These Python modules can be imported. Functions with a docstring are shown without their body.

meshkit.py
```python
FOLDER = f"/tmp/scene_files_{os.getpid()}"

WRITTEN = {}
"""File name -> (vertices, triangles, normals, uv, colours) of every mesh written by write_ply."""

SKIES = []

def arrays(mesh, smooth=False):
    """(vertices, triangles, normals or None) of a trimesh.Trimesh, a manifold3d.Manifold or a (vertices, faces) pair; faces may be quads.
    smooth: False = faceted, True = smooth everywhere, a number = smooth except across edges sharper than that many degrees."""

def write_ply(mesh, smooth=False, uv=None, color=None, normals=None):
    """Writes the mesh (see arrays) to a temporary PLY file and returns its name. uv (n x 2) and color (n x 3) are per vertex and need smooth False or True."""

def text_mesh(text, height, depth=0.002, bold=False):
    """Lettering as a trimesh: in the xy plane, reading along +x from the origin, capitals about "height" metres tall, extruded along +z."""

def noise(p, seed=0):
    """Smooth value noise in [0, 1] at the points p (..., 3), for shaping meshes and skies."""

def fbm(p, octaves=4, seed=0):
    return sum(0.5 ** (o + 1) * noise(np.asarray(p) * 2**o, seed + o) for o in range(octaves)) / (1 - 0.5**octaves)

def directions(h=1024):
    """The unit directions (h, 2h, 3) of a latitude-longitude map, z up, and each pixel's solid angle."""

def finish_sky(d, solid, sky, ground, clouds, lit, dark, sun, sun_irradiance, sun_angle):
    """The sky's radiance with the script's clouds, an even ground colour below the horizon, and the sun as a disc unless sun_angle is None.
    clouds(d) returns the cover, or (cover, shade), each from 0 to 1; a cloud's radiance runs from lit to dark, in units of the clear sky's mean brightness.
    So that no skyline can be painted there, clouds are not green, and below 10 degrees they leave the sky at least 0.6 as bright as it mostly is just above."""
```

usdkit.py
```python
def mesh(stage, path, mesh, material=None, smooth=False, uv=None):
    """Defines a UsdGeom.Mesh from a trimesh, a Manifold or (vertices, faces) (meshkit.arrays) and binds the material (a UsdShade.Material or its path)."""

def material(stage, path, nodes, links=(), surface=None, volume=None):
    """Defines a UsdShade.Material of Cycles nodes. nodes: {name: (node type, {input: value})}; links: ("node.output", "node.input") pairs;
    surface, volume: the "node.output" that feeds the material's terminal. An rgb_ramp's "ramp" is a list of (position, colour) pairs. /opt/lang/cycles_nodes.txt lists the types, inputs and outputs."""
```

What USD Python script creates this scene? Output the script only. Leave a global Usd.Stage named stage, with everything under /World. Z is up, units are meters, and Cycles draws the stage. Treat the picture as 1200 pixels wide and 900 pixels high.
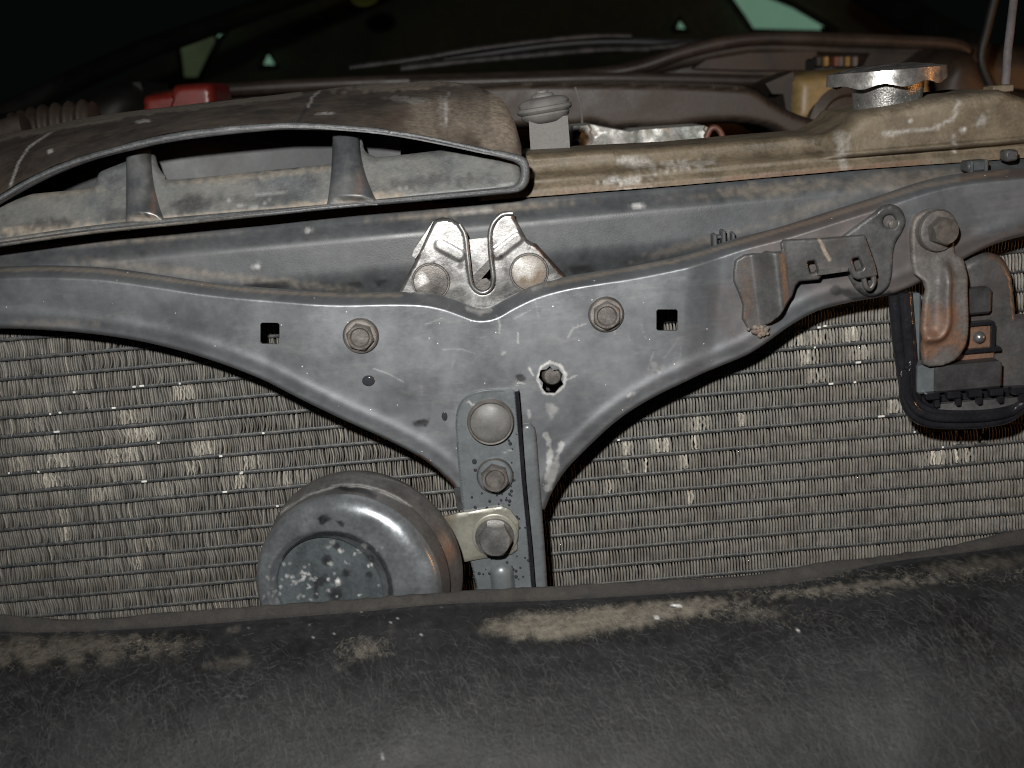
import math, random, numpy as np, trimesh, usdkit, meshkit
import shapely
from shapely.geometry import Polygon, LineString, Point
from scipy.spatial import Delaunay
from pxr import Usd, UsdGeom, UsdLux, UsdShade, Gf, Sdf, Vt

rng = np.random.default_rng(7); random.seed(7)
stage = Usd.Stage.CreateInMemory()
UsdGeom.SetStageUpAxis(stage, 'Z'); UsdGeom.SetStageMetersPerUnit(stage, 1.0)
UsdGeom.Xform.Define(stage, '/World')

# ------------------------------------------------------------------ camera, light, exposure
TH, RO, FPX, DIST = math.radians(15.0), math.radians(5.0), 1300.0, 0.59
FW = np.array([0, math.cos(TH), -math.sin(TH)])
R0 = np.array([1.0, 0, 0]); U0 = np.array([0, math.sin(TH), math.cos(TH)])
CR = math.cos(RO) * R0 - math.sin(RO) * U0
CU = math.sin(RO) * R0 + math.cos(RO) * U0
CAM = -FW * DIST
cam = UsdGeom.Camera.Define(stage, '/World/camera')
cam.CreateHorizontalApertureAttr(36.0); cam.CreateFocalLengthAttr(36.0 * FPX / 1200.0)
cam.CreateClippingRangeAttr((0.02, 100.0))
cam.CreateFStopAttr(10.0); cam.CreateFocusDistanceAttr(0.585)
cam.CreateExposureAttr(0.0)
cam.AddTransformOp().Set(Gf.Matrix4d(*CR, 0, *CU, 0, *(-FW), 0, *CAM, 1))

def look_at(prim, pos, to):
    z = np.array(pos, float) - np.array(to, float); z /= np.linalg.norm(z)
    x = np.cross([0, 0, 1.0], z); x /= np.linalg.norm(x); y = np.cross(z, x)
    prim.AddTransformOp().Set(Gf.Matrix4d(*x, 0, *y, 0, *z, 0, *pos, 1))

FLASH, WARM, AMB = 5900.0, 200.0, 0.004
# the camera's flash, up and to the left of the lens
fl = UsdLux.SphereLight.Define(stage, '/World/flash_lamp')
fl.CreateRadiusAttr(0.011); fl.CreateIntensityAttr(FLASH); fl.CreateColorAttr(Gf.Vec3f(1.0, 0.985, 0.955))
sh_ = UsdLux.ShapingAPI.Apply(fl.GetPrim()); sh_.CreateShapingConeAngleAttr(48.0); sh_.CreateShapingConeSoftnessAttr(1.0)
fpos = CAM - CR * 0.058 + CU * 0.092 - FW * 0.02
look_at(fl, fpos, (0.02, 0.0, 0.03))
# sodium street lamp glow from the right
wl = UsdLux.SphereLight.Define(stage, '/World/street_lamp_glow')
wl.CreateRadiusAttr(0.03); wl.CreateIntensityAttr(WARM); wl.CreateColorAttr(Gf.Vec3f(1.0, 0.42, 0.12))
wl.AddTranslateOp().Set(Gf.Vec3d(1.10, -0.19, 0.03))
usdkit.material(stage, '/World/Looks/night_air', {'b': ('background_shader', {'color': (0.55, 0.62, 0.7), 'strength': AMB})}, [], surface='b.background')
dome = UsdLux.DomeLight.Define(stage, '/World/sky')
UsdShade.MaterialBindingAPI.Apply(dome.GetPrim()).Bind(UsdShade.Material.Get(stage, '/World/Looks/night_air'))
dome.GetPrim().SetCustomDataByKey('kind', 'structure')

# ------------------------------------------------------------------ helpers
def U(px, py, Y=0.0):
    d = FW * FPX + CR * (px - 600) + CU * (450 - py)
    return CAM + d * (Y - CAM[1]) / d[1]
def UP(px, py, p0, n):
    d = FW * FPX + CR * (px - 600) + CU * (450 - py)
    return CAM + d * np.dot(np.subtract(p0, CAM), n) / np.dot(d, n)
def proj(v):
    q = np.asarray(v) - CAM; z = q @ FW
    return 600 + FPX * (q @ CR) / z, 450 - FPX * (q @ CU) / z
def PX(Y, py=450):                      # metres per pixel at depth Y
    return np.linalg.norm(U(601, py, Y) - U(600, py, Y))

used = {}
def numbered(parent, name):
    k = used.get((parent, name), 0); used[(parent, name)] = k + 1
    return name if k == 0 else f'{name}_{k:03d}'
locs = {}
def data(p, label=None, cat=None, group=None, kind=None):
    for k, x in (('label', label), ('category', cat), ('group', group), ('kind', kind)):
        if x: p.SetCustomDataByKey(k, x)
def thing(name, label, cat, loc, group=None, kind=None):
    path = '/World/' + numbered('/World', name)
    x = UsdGeom.Xform.Define(stage, path); x.AddTranslateOp().Set(Gf.Vec3d(*map(float, loc)))
    locs[path] = np.array(loc, float); data(x.GetPrim(), label, cat, group, kind)
    return path
def obj(name, mesh, mat, parent='/World', smooth=40, label=None, cat=None, group=None, kind=None, paint=None, attrs=None):
    path = parent + '/' + numbered(parent, name)
    loc = locs.get(parent, np.zeros(3)); locs[path] = loc
    v, f, n = meshkit.arrays(mesh, smooth)
    m = usdkit.mesh(stage, path, (v - loc, f), '/World/Looks/' + mat, smooth=False)
    if n is not None:
        m.CreateNormalsAttr(Vt.Vec3fArray.FromNumpy(n.astype(np.float32))); m.SetNormalsInterpolation('vertex')
    ch = dict(attrs(v)) if attrs else {}
    if paint:
        for k, a in painted(v, paint).items(): ch[k] = np.maximum(ch.get(k, 0), a)
    for k, a in ch.items():
        UsdGeom.PrimvarsAPI(m).CreatePrimvar(k, Sdf.ValueTypeNames.FloatArray, 'vertex').Set(Vt.FloatArray.FromNumpy(np.asarray(a, np.float32)))
    data(m.GetPrim(), label, cat, group, kind)
    return path
def sstep(a, b, x):
    t = np.clip((x - a) / (b - a + 1e-12), 0, 1); return t * t * (3 - 2 * t)
def painted(v, items):
    """wear, dirt, painted light and painted shade with shapes of their own: blobs ('b', channel, x, y, rx, ry, turn, strength, rag) and strokes ('s', channel, points, width, strength, rag)"""
    px, py = proj(v); out = {}
    for it in items:
        if it[0] == 'b':
            _, ch, x, y, rx, ry, a, st, rag = it
            ca, sa = math.cos(math.radians(a)), math.sin(math.radians(a))
            u, w = ((px - x) * ca - (py - y) * sa) / rx, ((px - x) * sa + (py - y) * ca) / ry
            r = np.hypot(u, w)
            nz = meshkit.fbm(np.stack([px / max(4, min(rx, ry) * .8), py / max(4, min(rx, ry) * .8), np.full_like(px, x * .37)], -1), 3, int(x) % 17) - .5
            val = st * (1 - sstep(1 - .35 - rag * .3, 1 + .1, r + nz * 2 * rag))
        else:
            _, ch, pts, wd, st, rag = it
            line = LineString(pts)
            near = (px > min(p[0] for p in pts) - 30) & (px < max(p[0] for p in pts) + 30)
            d = np.full(len(px), 1e3); d[near] = shapely.distance(line, shapely.points(px[near], py[near]))
            nz = meshkit.fbm(np.stack([px / 7, py / 7, np.full_like(px, pts[0][0] * .31)], -1), 3, 5) - .5
            val = st * (1 - sstep(.6, 1.3, d / wd + nz * 2 * rag))
        out[ch] = np.maximum(out.get(ch, 0), val)
    return out

def smooth_pts(pts, n=8):
    """Catmull-Rom through an open list of points"""
    p = np.asarray(pts, float); p = np.vstack([2 * p[0] - p[1], p, 2 * p[-1] - p[-2]]); out = []
    for i in range(1, len(p) - 2):
        for t in np.arange(n) / n:
            a, b, c, d = p[i - 1:i + 3]
            out.append(.5 * (2 * b + (c - a) * t + (2 * a - 5 * b + 4 * c - d) * t * t + (3 * b - a - 3 * c + d) * t ** 3))
    out.append(p[-2]); return np.array(out)
def poly(px, Y, holes=()):
    w = lambda pts: [tuple(U(x, y, Y)[[0, 2]]) for x, y in pts]
    g = Polygon(w(px), [w(h) for h in holes])
    return g if g.is_valid else g.buffer(0)
def sheet(pg, step, yfun, thick, flat_back=False):
    """a sheet over the outline pg in x-z: front at yfun(x, z, distance to the edge), back thick behind it"""
    if pg.geom_type != 'Polygon': pg = max(pg.geoms, key=lambda g: g.area)
    rings = [pg.exterior, *pg.interiors]
    B = np.vstack([np.array(r.segmentize(step).coords)[:-1] for r in rings])
    x0, z0, x1, z1 = pg.bounds
    xs, zs = np.meshgrid(np.arange(x0, x1 + step, step), np.arange(z0, z1 + step, step * .87))
    xs = xs + (np.arange(xs.shape[0]) % 2)[:, None] * step / 2
    G = np.stack([xs.ravel(), zs.ravel()], 1)
    pts = shapely.points(G); G = G[shapely.contains(pg, pts) & (shapely.distance(pg.boundary, pts) > .55 * step)]
    P = np.vstack([B, G]); T = Delaunay(P).simplices
    cen = P[T].mean(1); T = T[shapely.contains(pg, shapely.points(cen))]
    a = np.cross(P[T[:, 1]] - P[T[:, 0]], P[T[:, 2]] - P[T[:, 0]]); T = T[np.abs(a) > 1e-13]; a = a[np.abs(a) > 1e-13]
    T[a < 0] = T[a < 0][:, ::-1]
    d = shapely.distance(pg.boundary, shapely.points(P))
    y = yfun(P[:, 0], P[:, 1], d) * np.ones(len(P))
    yb = (np.full(len(P), y.max()) if flat_back else y) + thick
    F = np.stack([P[:, 0], y, P[:, 1]], 1); Bk = np.stack([P[:, 0], yb, P[:, 1]], 1); n = len(P)
    E = np.vstack([T[:, [0, 1]], T[:, [1, 2]], T[:, [2, 0]]])
    key = np.sort(E, 1); _, inv, cnt = np.unique(key, axis=0, return_inverse=True, return_counts=True)
    E = E[cnt[inv.ravel()] == 1]
    side = np.vstack([np.stack([E[:, 1], E[:, 0], E[:, 0] + n], 1), np.stack([E[:, 1], E[:, 0] + n, E[:, 1] + n], 1)])
    return trimesh.Trimesh(np.vstack([F, Bk]), np.vstack([T, T[:, ::-1] + n, side]), process=False)
def edge_round(Y, r, depth):
    return lambda x, z, d: Y + depth * (1 - np.sqrt(np.clip(1 - (1 - np.clip(d / r, 0, 1)) ** 2, 0, 1)))
def pxd(x, z, Y): return proj(np.stack([x, np.full_like(x, Y), z], 1))
def cat(ms): return trimesh.util.concatenate([m for m in ms if m is not None])
def box(c, size, chamfer=0.0):
    if chamfer <= 0: return trimesh.creation.box(size, trimesh.transformations.translation_matrix(c))
    s = np.array(size) / 2; pts = []
    for k in range(3):
        e = s - chamfer; e[k] = s[k]
        pts += [np.array(sg) * e for sg in np.ndindex(2, 2, 2)] and [(2 * np.array(sg) - 1) * e for sg in np.ndindex(2, 2, 2)]
    m = trimesh.convex.convex_hull(np.array(pts)); m.apply_translation(c); return m
def tube(pts, r, sides=10, closed_ends=True):
    p = np.asarray(pts, float); t = np.gradient(p, axis=0); t /= np.linalg.norm(t, axis=1, keepdims=True) + 1e-12
    a = np.cross(t, [0.13, 0.21, 0.97]); a /= np.linalg.norm(a, axis=1, keepdims=True) + 1e-12; b = np.cross(t, a)
    r = np.broadcast_to(r, (len(p),)); ang = np.arange(sides) * 2 * np.pi / sides
    v = (p[:, None] + r[:, None, None] * (np.cos(ang)[None, :, None] * a[:, None] + np.sin(ang)[None, :, None] * b[:, None])).reshape(-1, 3)
    i, j = np.meshgrid(np.arange(len(p) - 1), np.arange(sides), indexing='ij'); k = (j + 1) % sides
    f = np.vstack([np.stack([i * sides + j, i * sides + k, (i + 1) * sides + k], -1).reshape(-1, 3), np.stack([i * sides + j, (i + 1) * sides + k, (i + 1) * sides + j], -1).reshape(-1, 3)])
    if closed_ends:
        n = len(v); v = np.vstack([v, p[0], p[-1]]); L = (len(p) - 1) * sides
        jj = np.arange(sides); kk = (jj + 1) % sides
        f = np.vstack([f, np.stack([np.full(sides, n), kk, jj], 1), np.stack([np.full(sides, n + 1), L + jj, L + kk], 1)])
    return trimesh.Trimesh(v, f, process=False)
def revolve(profile, center, axis=(0, -1, 0), sections=64):
    """profile: (radius, height along the axis)"""
    m = trimesh.creation.revolve(np.array(profile, float), sections=sections)
    m.apply_transform(trimesh.geometry.align_vectors([0, 0, 1], axis)); m.apply_translation(center); return m
def hexhead(R, h, center, axis=(0, -1, 0), turn=0.0, dish=0.0):
    """a chamfered hex head: R across corners / 2; dish > 0 sinks the middle of the top"""
    import manifold3d as m3
    hexa = m3.Manifold.cylinder(h, R, R, 6)
    cone = m3.Manifold.revolve(m3.CrossSection([[(0, 0), (R * 1.02, 0), (R * 1.02, h * .72), (R * .84, h), (0, h)]]), 40)
    s = hexa ^ cone
    if dish: s = s - m3.Manifold.revolve(m3.CrossSection([[(0, h * 1.05), (0, h - dish * .75), (R * .12, h - dish * .6), (R * .60, h - dish * .6), (R * .73, h * 1.05)]]), 40)
    s = s.rotate((0, 0, turn)); q = s.to_mesh()
    m = trimesh.Trimesh(q.vert_properties[:, :3], q.tri_verts, process=False)
    m.apply_transform(trimesh.geometry.align_vectors([0, 0, 1], axis)); m.apply_translation(center); return m
def strip_surface(A, B, n, shape=None):
    """a ruled grid from the curve A to the curve B; shape(t) -> (weight of y, weight of z)"""
    A, B = np.asarray(A), np.asarray(B); t = np.linspace(0, 1, n)
    wy, wz = shape(t) if shape else (t, t)
    w = np.stack([(wy + wz) / 2, wy, wz], 1)
    v = A[None] + (B - A)[None] * w[:, None, :]
    m = len(A); i, j = np.meshgrid(np.arange(n - 1), np.arange(m - 1), indexing='ij'); q = lambda a, b: (a * m + b).ravel()
    f = np.vstack([np.stack([q(i, j), q(i, j + 1), q(i + 1, j + 1)], 1), np.stack([q(i, j), q(i + 1, j + 1), q(i + 1, j)], 1)])
    return trimesh.Trimesh(v.reshape(-1, 3), f, process=False)

# ------------------------------------------------------------------ materials
DUST, PALE, DARK, RUST_AND_SHADING = (0.20, 0.165, 0.125), (0.55, 0.545, 0.53), (0.012, 0.012, 0.013), (0.115, 0.060, 0.036)
def mat(name, base, rough=.5, metal=0.0, mott=(60, .25), specks=None, bump=(900, .25, .0004), dust=DUST, pale=PALE, dark=DARK, rust_and_shading=RUST_AND_SHADING, second=None, spec=.5, coat=0.0, streak=None, rvar=.12):
    """procedural surface: base colour mottled by noise, dirt and painted shading channels from the mesh, pale specks, fine relief"""
    N = {'g': ('geometry', {}), 'n1': ('noise_texture', {'scale': mott[0], 'detail': 6, 'roughness': .65}), 'n2': ('noise_texture', {'scale': mott[0] * 9, 'detail': 4, 'roughness': .6}),
         'lo': ('map_range', {'from_min': .3, 'from_max': .7, 'to_min': 1 - mott[1], 'to_max': 1 + mott[1]}),
         'hi': ('map_range', {'from_min': .3, 'from_max': .7, 'to_min': 1 - mott[1] * .6, 'to_max': 1 + mott[1] * .6}),
         'mm': ('math', {'math_type': 'multiply'}), 'c0': ('vector_math', {'math_type': 'scale', 'vector1': base}),
         'p': ('principled_bsdf', {'metallic': metal, 'specular_ior_level': spec, 'coat_weight': coat, 'coat_roughness': .2})}
    L = [('g.position', 'n1.vector'), ('g.position', 'n2.vector'), ('n1.fac', 'lo.value'), ('n2.fac', 'hi.value'), ('lo.result', 'mm.value1'), ('hi.result', 'mm.value2'), ('mm.value', 'c0.scale')]
    col = 'c0.vector'
    if second:                           # a second colour in large patches: (colour, scale, low, high, most)
        N |= {'s1': ('noise_texture', {'scale': second[1], 'detail': 7, 'roughness': .7}), 's2': ('map_range', {'from_min': second[2], 'from_max': second[3], 'to_min': 0, 'to_max': second[4], 'clamp': True}),
              's3': ('mix', {'mix_type': 'mix', 'color2': second[0]})}
        L += [('g.position', 's1.vector'), ('s1.fac', 's2.value'), ('s2.result', 's3.fac'), (col, 's3.color1')]; col = 's3.color'
    if streak:                           # (colour, mapping scale, low, high, most): long fine wipe marks
        N |= {'k0': ('mapping', {'scale': streak[1]}), 'k1': ('noise_texture', {'scale': 1.0, 'detail': 5, 'roughness': .7}), 'k2': ('map_range', {'from_min': streak[2], 'from_max': streak[3], 'to_min': 0, 'to_max': streak[4], 'clamp': True}), 'k3': ('mix', {'mix_type': 'mix', 'color2': streak[0]})}
        L += [('g.position', 'k0.vector'), ('k0.vector', 'k1.vector'), ('k1.fac', 'k2.value'), ('k2.result', 'k3.fac'), (col, 'k3.color1')]; col = 'k3.color'
    for ch, c in (('dust', dust), ('rust_and_shading', rust_and_shading), ('dark', dark), ('pale', pale)):
        N |= {ch + 'a': ('attribute', {'attribute': ch}), ch + 'v': ('math', {'math_type': 'multiply'}), ch + 'w': ('vector_math', {'math_type': 'scale', 'vector1': c}), ch + 'm': ('mix', {'mix_type': 'mix', 'color2': c}),
              ch + 'r': ('map_range', {'from_min': .25, 'from_max': .6, 'to_min': .55, 'to_max': 1.0, 'clamp': True})}
        L += [('n2.fac', ch + 'r.value'), (ch + 'a.fac', ch + 'v.value1'), (ch + 'r.result', ch + 'v.value2'), ('hi.result', ch + 'w.scale'), (ch + 'w.vector', ch + 'm.color2'), (ch + 'v.value', ch + 'm.fac'), (col, ch + 'm.color1')]; col = ch + 'm.color'
    if specks:                           # (scale, radius, share, colour)
        sc, rad, share, c = specks
        N |= {'v': ('voronoi_texture', {'scale': sc, 'feature': 'f1'}), 'vs': ('separate_color', {}), 'vr': ('math', {'math_type': 'multiply', 'value2': rad}), 'vl': ('math', {'math_type': 'less_than'}), 'vt': ('math', {'math_type': 'less_than', 'value2': share}), 'vm': ('math', {'math_type': 'multiply'}), 'vc': ('mix', {'mix_type': 'mix', 'color2': c})}
        L += [('g.position', 'v.vector'), ('v.color', 'vs.color'), ('vs.g', 'vr.value1'), ('v.distance', 'vl.value1'), ('vr.value', 'vl.value2'), ('vs.r', 'vt.value1'), ('vl.value', 'vm.value1'), ('vt.value', 'vm.value2'), ('vm.value', 'vc.fac'), (col, 'vc.color1')]; col = 'vc.color'
    L.append((col, 'p.base_color'))
    N |= {'ro': ('map_range', {'from_min': .3, 'from_max': .7, 'to_min': rough - rvar, 'to_max': rough + rvar}), 'rd': ('math', {'math_type': 'multiply_add', 'value2': .35}), 'rc': ('math', {'math_type': 'minimum', 'value2': .98})}
    L += [('n1.fac', 'ro.value'), ('dusta.fac', 'rd.value1'), ('ro.result', 'rd.value3'), ('rd.value', 'rc.value1'), ('rc.value', 'p.roughness')]
    if bump:
        N |= {'bn': ('noise_texture', {'scale': bump[0], 'detail': 4, 'roughness': .6}), 'bu': ('bump', {'strength': bump[1], 'distance': bump[2]})}
        L += [('g.position', 'bn.vector'), ('bn.fac', 'bu.height'), ('bu.normal', 'p.normal')]
    usdkit.material(stage, '/World/Looks/' + name, N, L, surface='p.BSDF')
WH = (0.6, 0.6, 0.58)
mat('beam_paint', (0.136, 0.142, 0.150), .45, 0.66, (26, .15), (520, .22, .035, WH), (1500, .12, .0003), streak=((0.24, 0.24, 0.24), (40, 40, 160), .52, .75, .45))
mat('panel_paint', (0.043, 0.046, 0.049), .5, 0.0, (25, .3), None, (1200, .2, .0004), second=((0.075, 0.073, 0.068), 22, .5, .75, .5))
mat('bracket_paint', (0.056, 0.056, 0.056), .42, .2, (60, .3), None, (1200, .2, .0004), second=((0.075, 0.060, 0.052), 40, .48, .7, .7))
mat('post_paint', (0.095, 0.104, 0.110), .36, .2, (60, .15), None, (1500, .1, .0003))
mat('wet_black', (0.010, 0.010, 0.012), .16, 0, (80, .3), None, (300, .35, .0012), spec=.6)
mat('black_plastic', (0.022, 0.022, 0.023), .5, 0, (80, .3), None, (900, .3, .0004))
mat('brown_plastic', (0.028, 0.019, 0.0135), .6, 0, (40, .25), None, (600, .2, .0005))
mat('duct_top', (0.026, 0.020, 0.016), .62, 0, (45, .4), None, (500, .35, .0009), second=((0.066, 0.050, 0.037), 30, .42, .66, .7), streak=((0.08, 0.066, 0.052), (60, 25, 300), .55, .72, .4))
mat('duct_grey', (0.048, 0.053, 0.055), .55, 0, (40, .3), None, (500, .35, .0008), second=((0.125, 0.12, 0.108), 32, .40, .66, .8))
mat('vane_grey', (0.040, 0.043, 0.046), .4, 0, (40, .3), None, (300, .1, .0004), second=((0.085, 0.084, 0.076), 40, .46, .7, .7))
mat('duct_deep', (0.026, 0.028, 0.030), .6, 0, (40, .3), None, (300, .1, .0004), second=((0.038, 0.037, 0.034), 40, .46, .7, .7))
mat('duct_lip', (0.075, 0.080, 0.082), .5, 0, (90, .35), None, (700, .4, .0008), second=((0.05, 0.05, 0.05), 130, .5, .66, .7))
mat('tank_plastic', (0.086, 0.067, 0.043), .62, 0, (60, .4), None, (500, .35, .0007), second=((0.125, 0.100, 0.068), 45, .48, .7, .7))
mat('zinc', (0.225, 0.222, 0.217), .36, .75, (90, .3), None, (900, .2, .0003), second=((0.10, 0.095, 0.09), 60, .45, .65, .6))
mat('cap_metal', (0.62, 0.60, 0.57), .27, .9, (120, .2), None, (900, .2, .0003), second=((0.22, 0.20, 0.17), 80, .55, .7, .6))
mat('neck_metal', (0.20, 0.195, 0.185), .38, .7, (140, .4), (700, .35, .25, (.55, .53, .48)), (900, .4, .0006))
mat('bolt_steel', (0.105, 0.096, 0.088), .42, .5, (160, .3), None, (1200, .3, .0004))
mat('bolt_washer', (0.135, 0.122, 0.111), .5, .4, (160, .25), None, (1200, .3, .0004))
mat('plug_rubber', (0.088, 0.086, 0.081), .5, 0, (140, .2), None, (1500, .2, .0003))
mat('olive_steel', (0.155, 0.150, 0.125), .42, .3, (60, .2), None, (1500, .2, .0003))
mat('horn_metal', (0.160, 0.172, 0.182), .25, .65, (55, .3), None, (700, .10, .0003), second=((0.14, 0.145, 0.15), 45, .5, .65, .6))
mat('horn_disc', (0.055, 0.064, 0.069), .42, .3, (70, .3), None, (700, .2, .0003))
mat('horn_back', (0.075, 0.072, 0.070), .36, .4, (55, .3), None, (700, .15, .0003))
mat('rust_steel', (0.072, 0.066, 0.062), .55, .1, (60, .35), None, (700, .4, .0006))
mat('fin_metal', (0.138, 0.132, 0.117), .6, .1, (120, .35), None, None, pale=(.48, .44, .37), dark=(.05, .045, .04), second=((0.085, 0.074, 0.060), 35, .45, .7, .65))
mat('tube_metal', (0.030, 0.033, 0.035), .5, .15, (200, .35), None, (700, .5, .0008), second=((0.070, 0.068, 0.062), 160, .45, .62, .75))
mat('core_dark', (0.010, 0.010, 0.009), .9, 0)
mat('white_flake', (0.50, 0.49, 0.46), .6, 0, (300, .15), None, None)
mat('apron_rubber', (0.0045, 0.0047, 0.0049), .62, 0, (30, .55), None, (520, .45, .0008), dust=(.105, .092, .073), spec=.3, second=((0.0105, 0.0110, 0.0113), 210, .42, .66, .8))
mat('apron_edge', (0.015, 0.0135, 0.012), .9, 0, (160, .55), None, (1200, .6, .0010), second=((0.028, 0.024, 0.020), 140, .48, .68, .8))
mat('fibre', (0.050, 0.051, 0.050), .8, 0, (100, .3), None, None)
mat('fluff', (0.150, 0.135, 0.108), .8, 0, (100, .3), None, None)
mat('stud_rubber', (0.105, 0.100, 0.094), .75, 0, (120, .2), None, (1200, .3, .0004))
mat('red_plastic', (0.125, 0.012, 0.008), .45, 0, (60, .15), None, (700, .2, .0003), dark=(.10, .03, .02))
mat('yellow_plastic', (0.20, 0.135, 0.055), .5, 0, (40, .2), None, (700, .2, .0003))
mat('alloy', (0.42, 0.41, 0.385), .5, .35, (90, .3), None, (300, .4, .0012), second=((0.16, 0.19, 0.165), 40, .5, .6, .7))
mat('copper_wire', (0.09, 0.035, 0.022), .5, 0)
mat('cowl_black', (0.034, 0.025, 0.018), .5, 0, (30, .3), None, (500, .3, .0006))
mat('seal_rubber', (0.034, 0.024, 0.018), .45, 0, (30, .3), None, (500, .2, .0006))
mat('body_dark', (0.010, 0.009, 0.008), .6, 0, (20, .3), None, None)
mat('cabin_dark', (0.012, 0.012, 0.011), .9, 0, (10, .3), None, None)
mat('cabin_cloth', (0.085, 0.075, 0.055), .95, 0, (6, .3), None, None)
mat('strut_brown', (0.040, 0.026, 0.018), .55, 0, (30, .3), None, (500, .2, .0006))
mat('rod_metal', (0.22, 0.20, 0.20), .35, .6, (60, .2), None, None)
mat('wiper_metal', (0.028, 0.024, 0.022), .4, .2, (60, .6), None, None)
mat('hose_brown', (0.028, 0.019, 0.013), .6, 0, (60, .3), None, (500, .3, .0006))
mat('sticker_green', (0.20, 0.20, 0.045), .6, 0, (60, .3), None, None)
for nm, c in (('fuse_yellow', (.20, .11, .03)), ('fuse_red', (.14, .05, .03)), ('fuse_grey', (.10, .085, .07)), ('fuse_black', (.02, .018, .016))): mat(nm, c, .5, 0, (60, .2), None, None)
usdkit.material(stage, '/World/Looks/water', {'p': ('principled_bsdf', {'base_color': (.035, .036, .042), 'roughness': .04, 'transmission_weight': .3, 'ior': 1.33})}, [], surface='p.BSDF')
usdkit.material(stage, '/World/Looks/screen_glass', {'t': ('transparent_bsdf', {'color': (.80, .84, .80)}), 'g': ('glossy_bsdf', {'color': (.9, .9, .9), 'roughness': .05}), 'm': ('mix_closure', {'fac': .05})},
                [('t.BSDF', 'm.closure1'), ('g.BSDF', 'm.closure2')], surface='m.closure')
for nm, c, s in (('lit_pane', (.36, .60, .46), .46), ('dim_pane', (.30, .36, .21), .17)):
    usdkit.material(stage, '/World/Looks/' + nm, {'g': ('geometry', {}), 'n': ('noise_texture', {'scale': 5, 'detail': 4}), 'r': ('map_range', {'from_min': .3, 'from_max': .7, 'to_min': s * (.85 if nm == 'lit_pane' else .35), 'to_max': s * 1.1}), 'e': ('emission', {'color': c})},
                    [('g.position', 'n.vector'), ('n.fac', 'r.value'), ('r.result', 'e.strength')], surface='e.emission')

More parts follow.
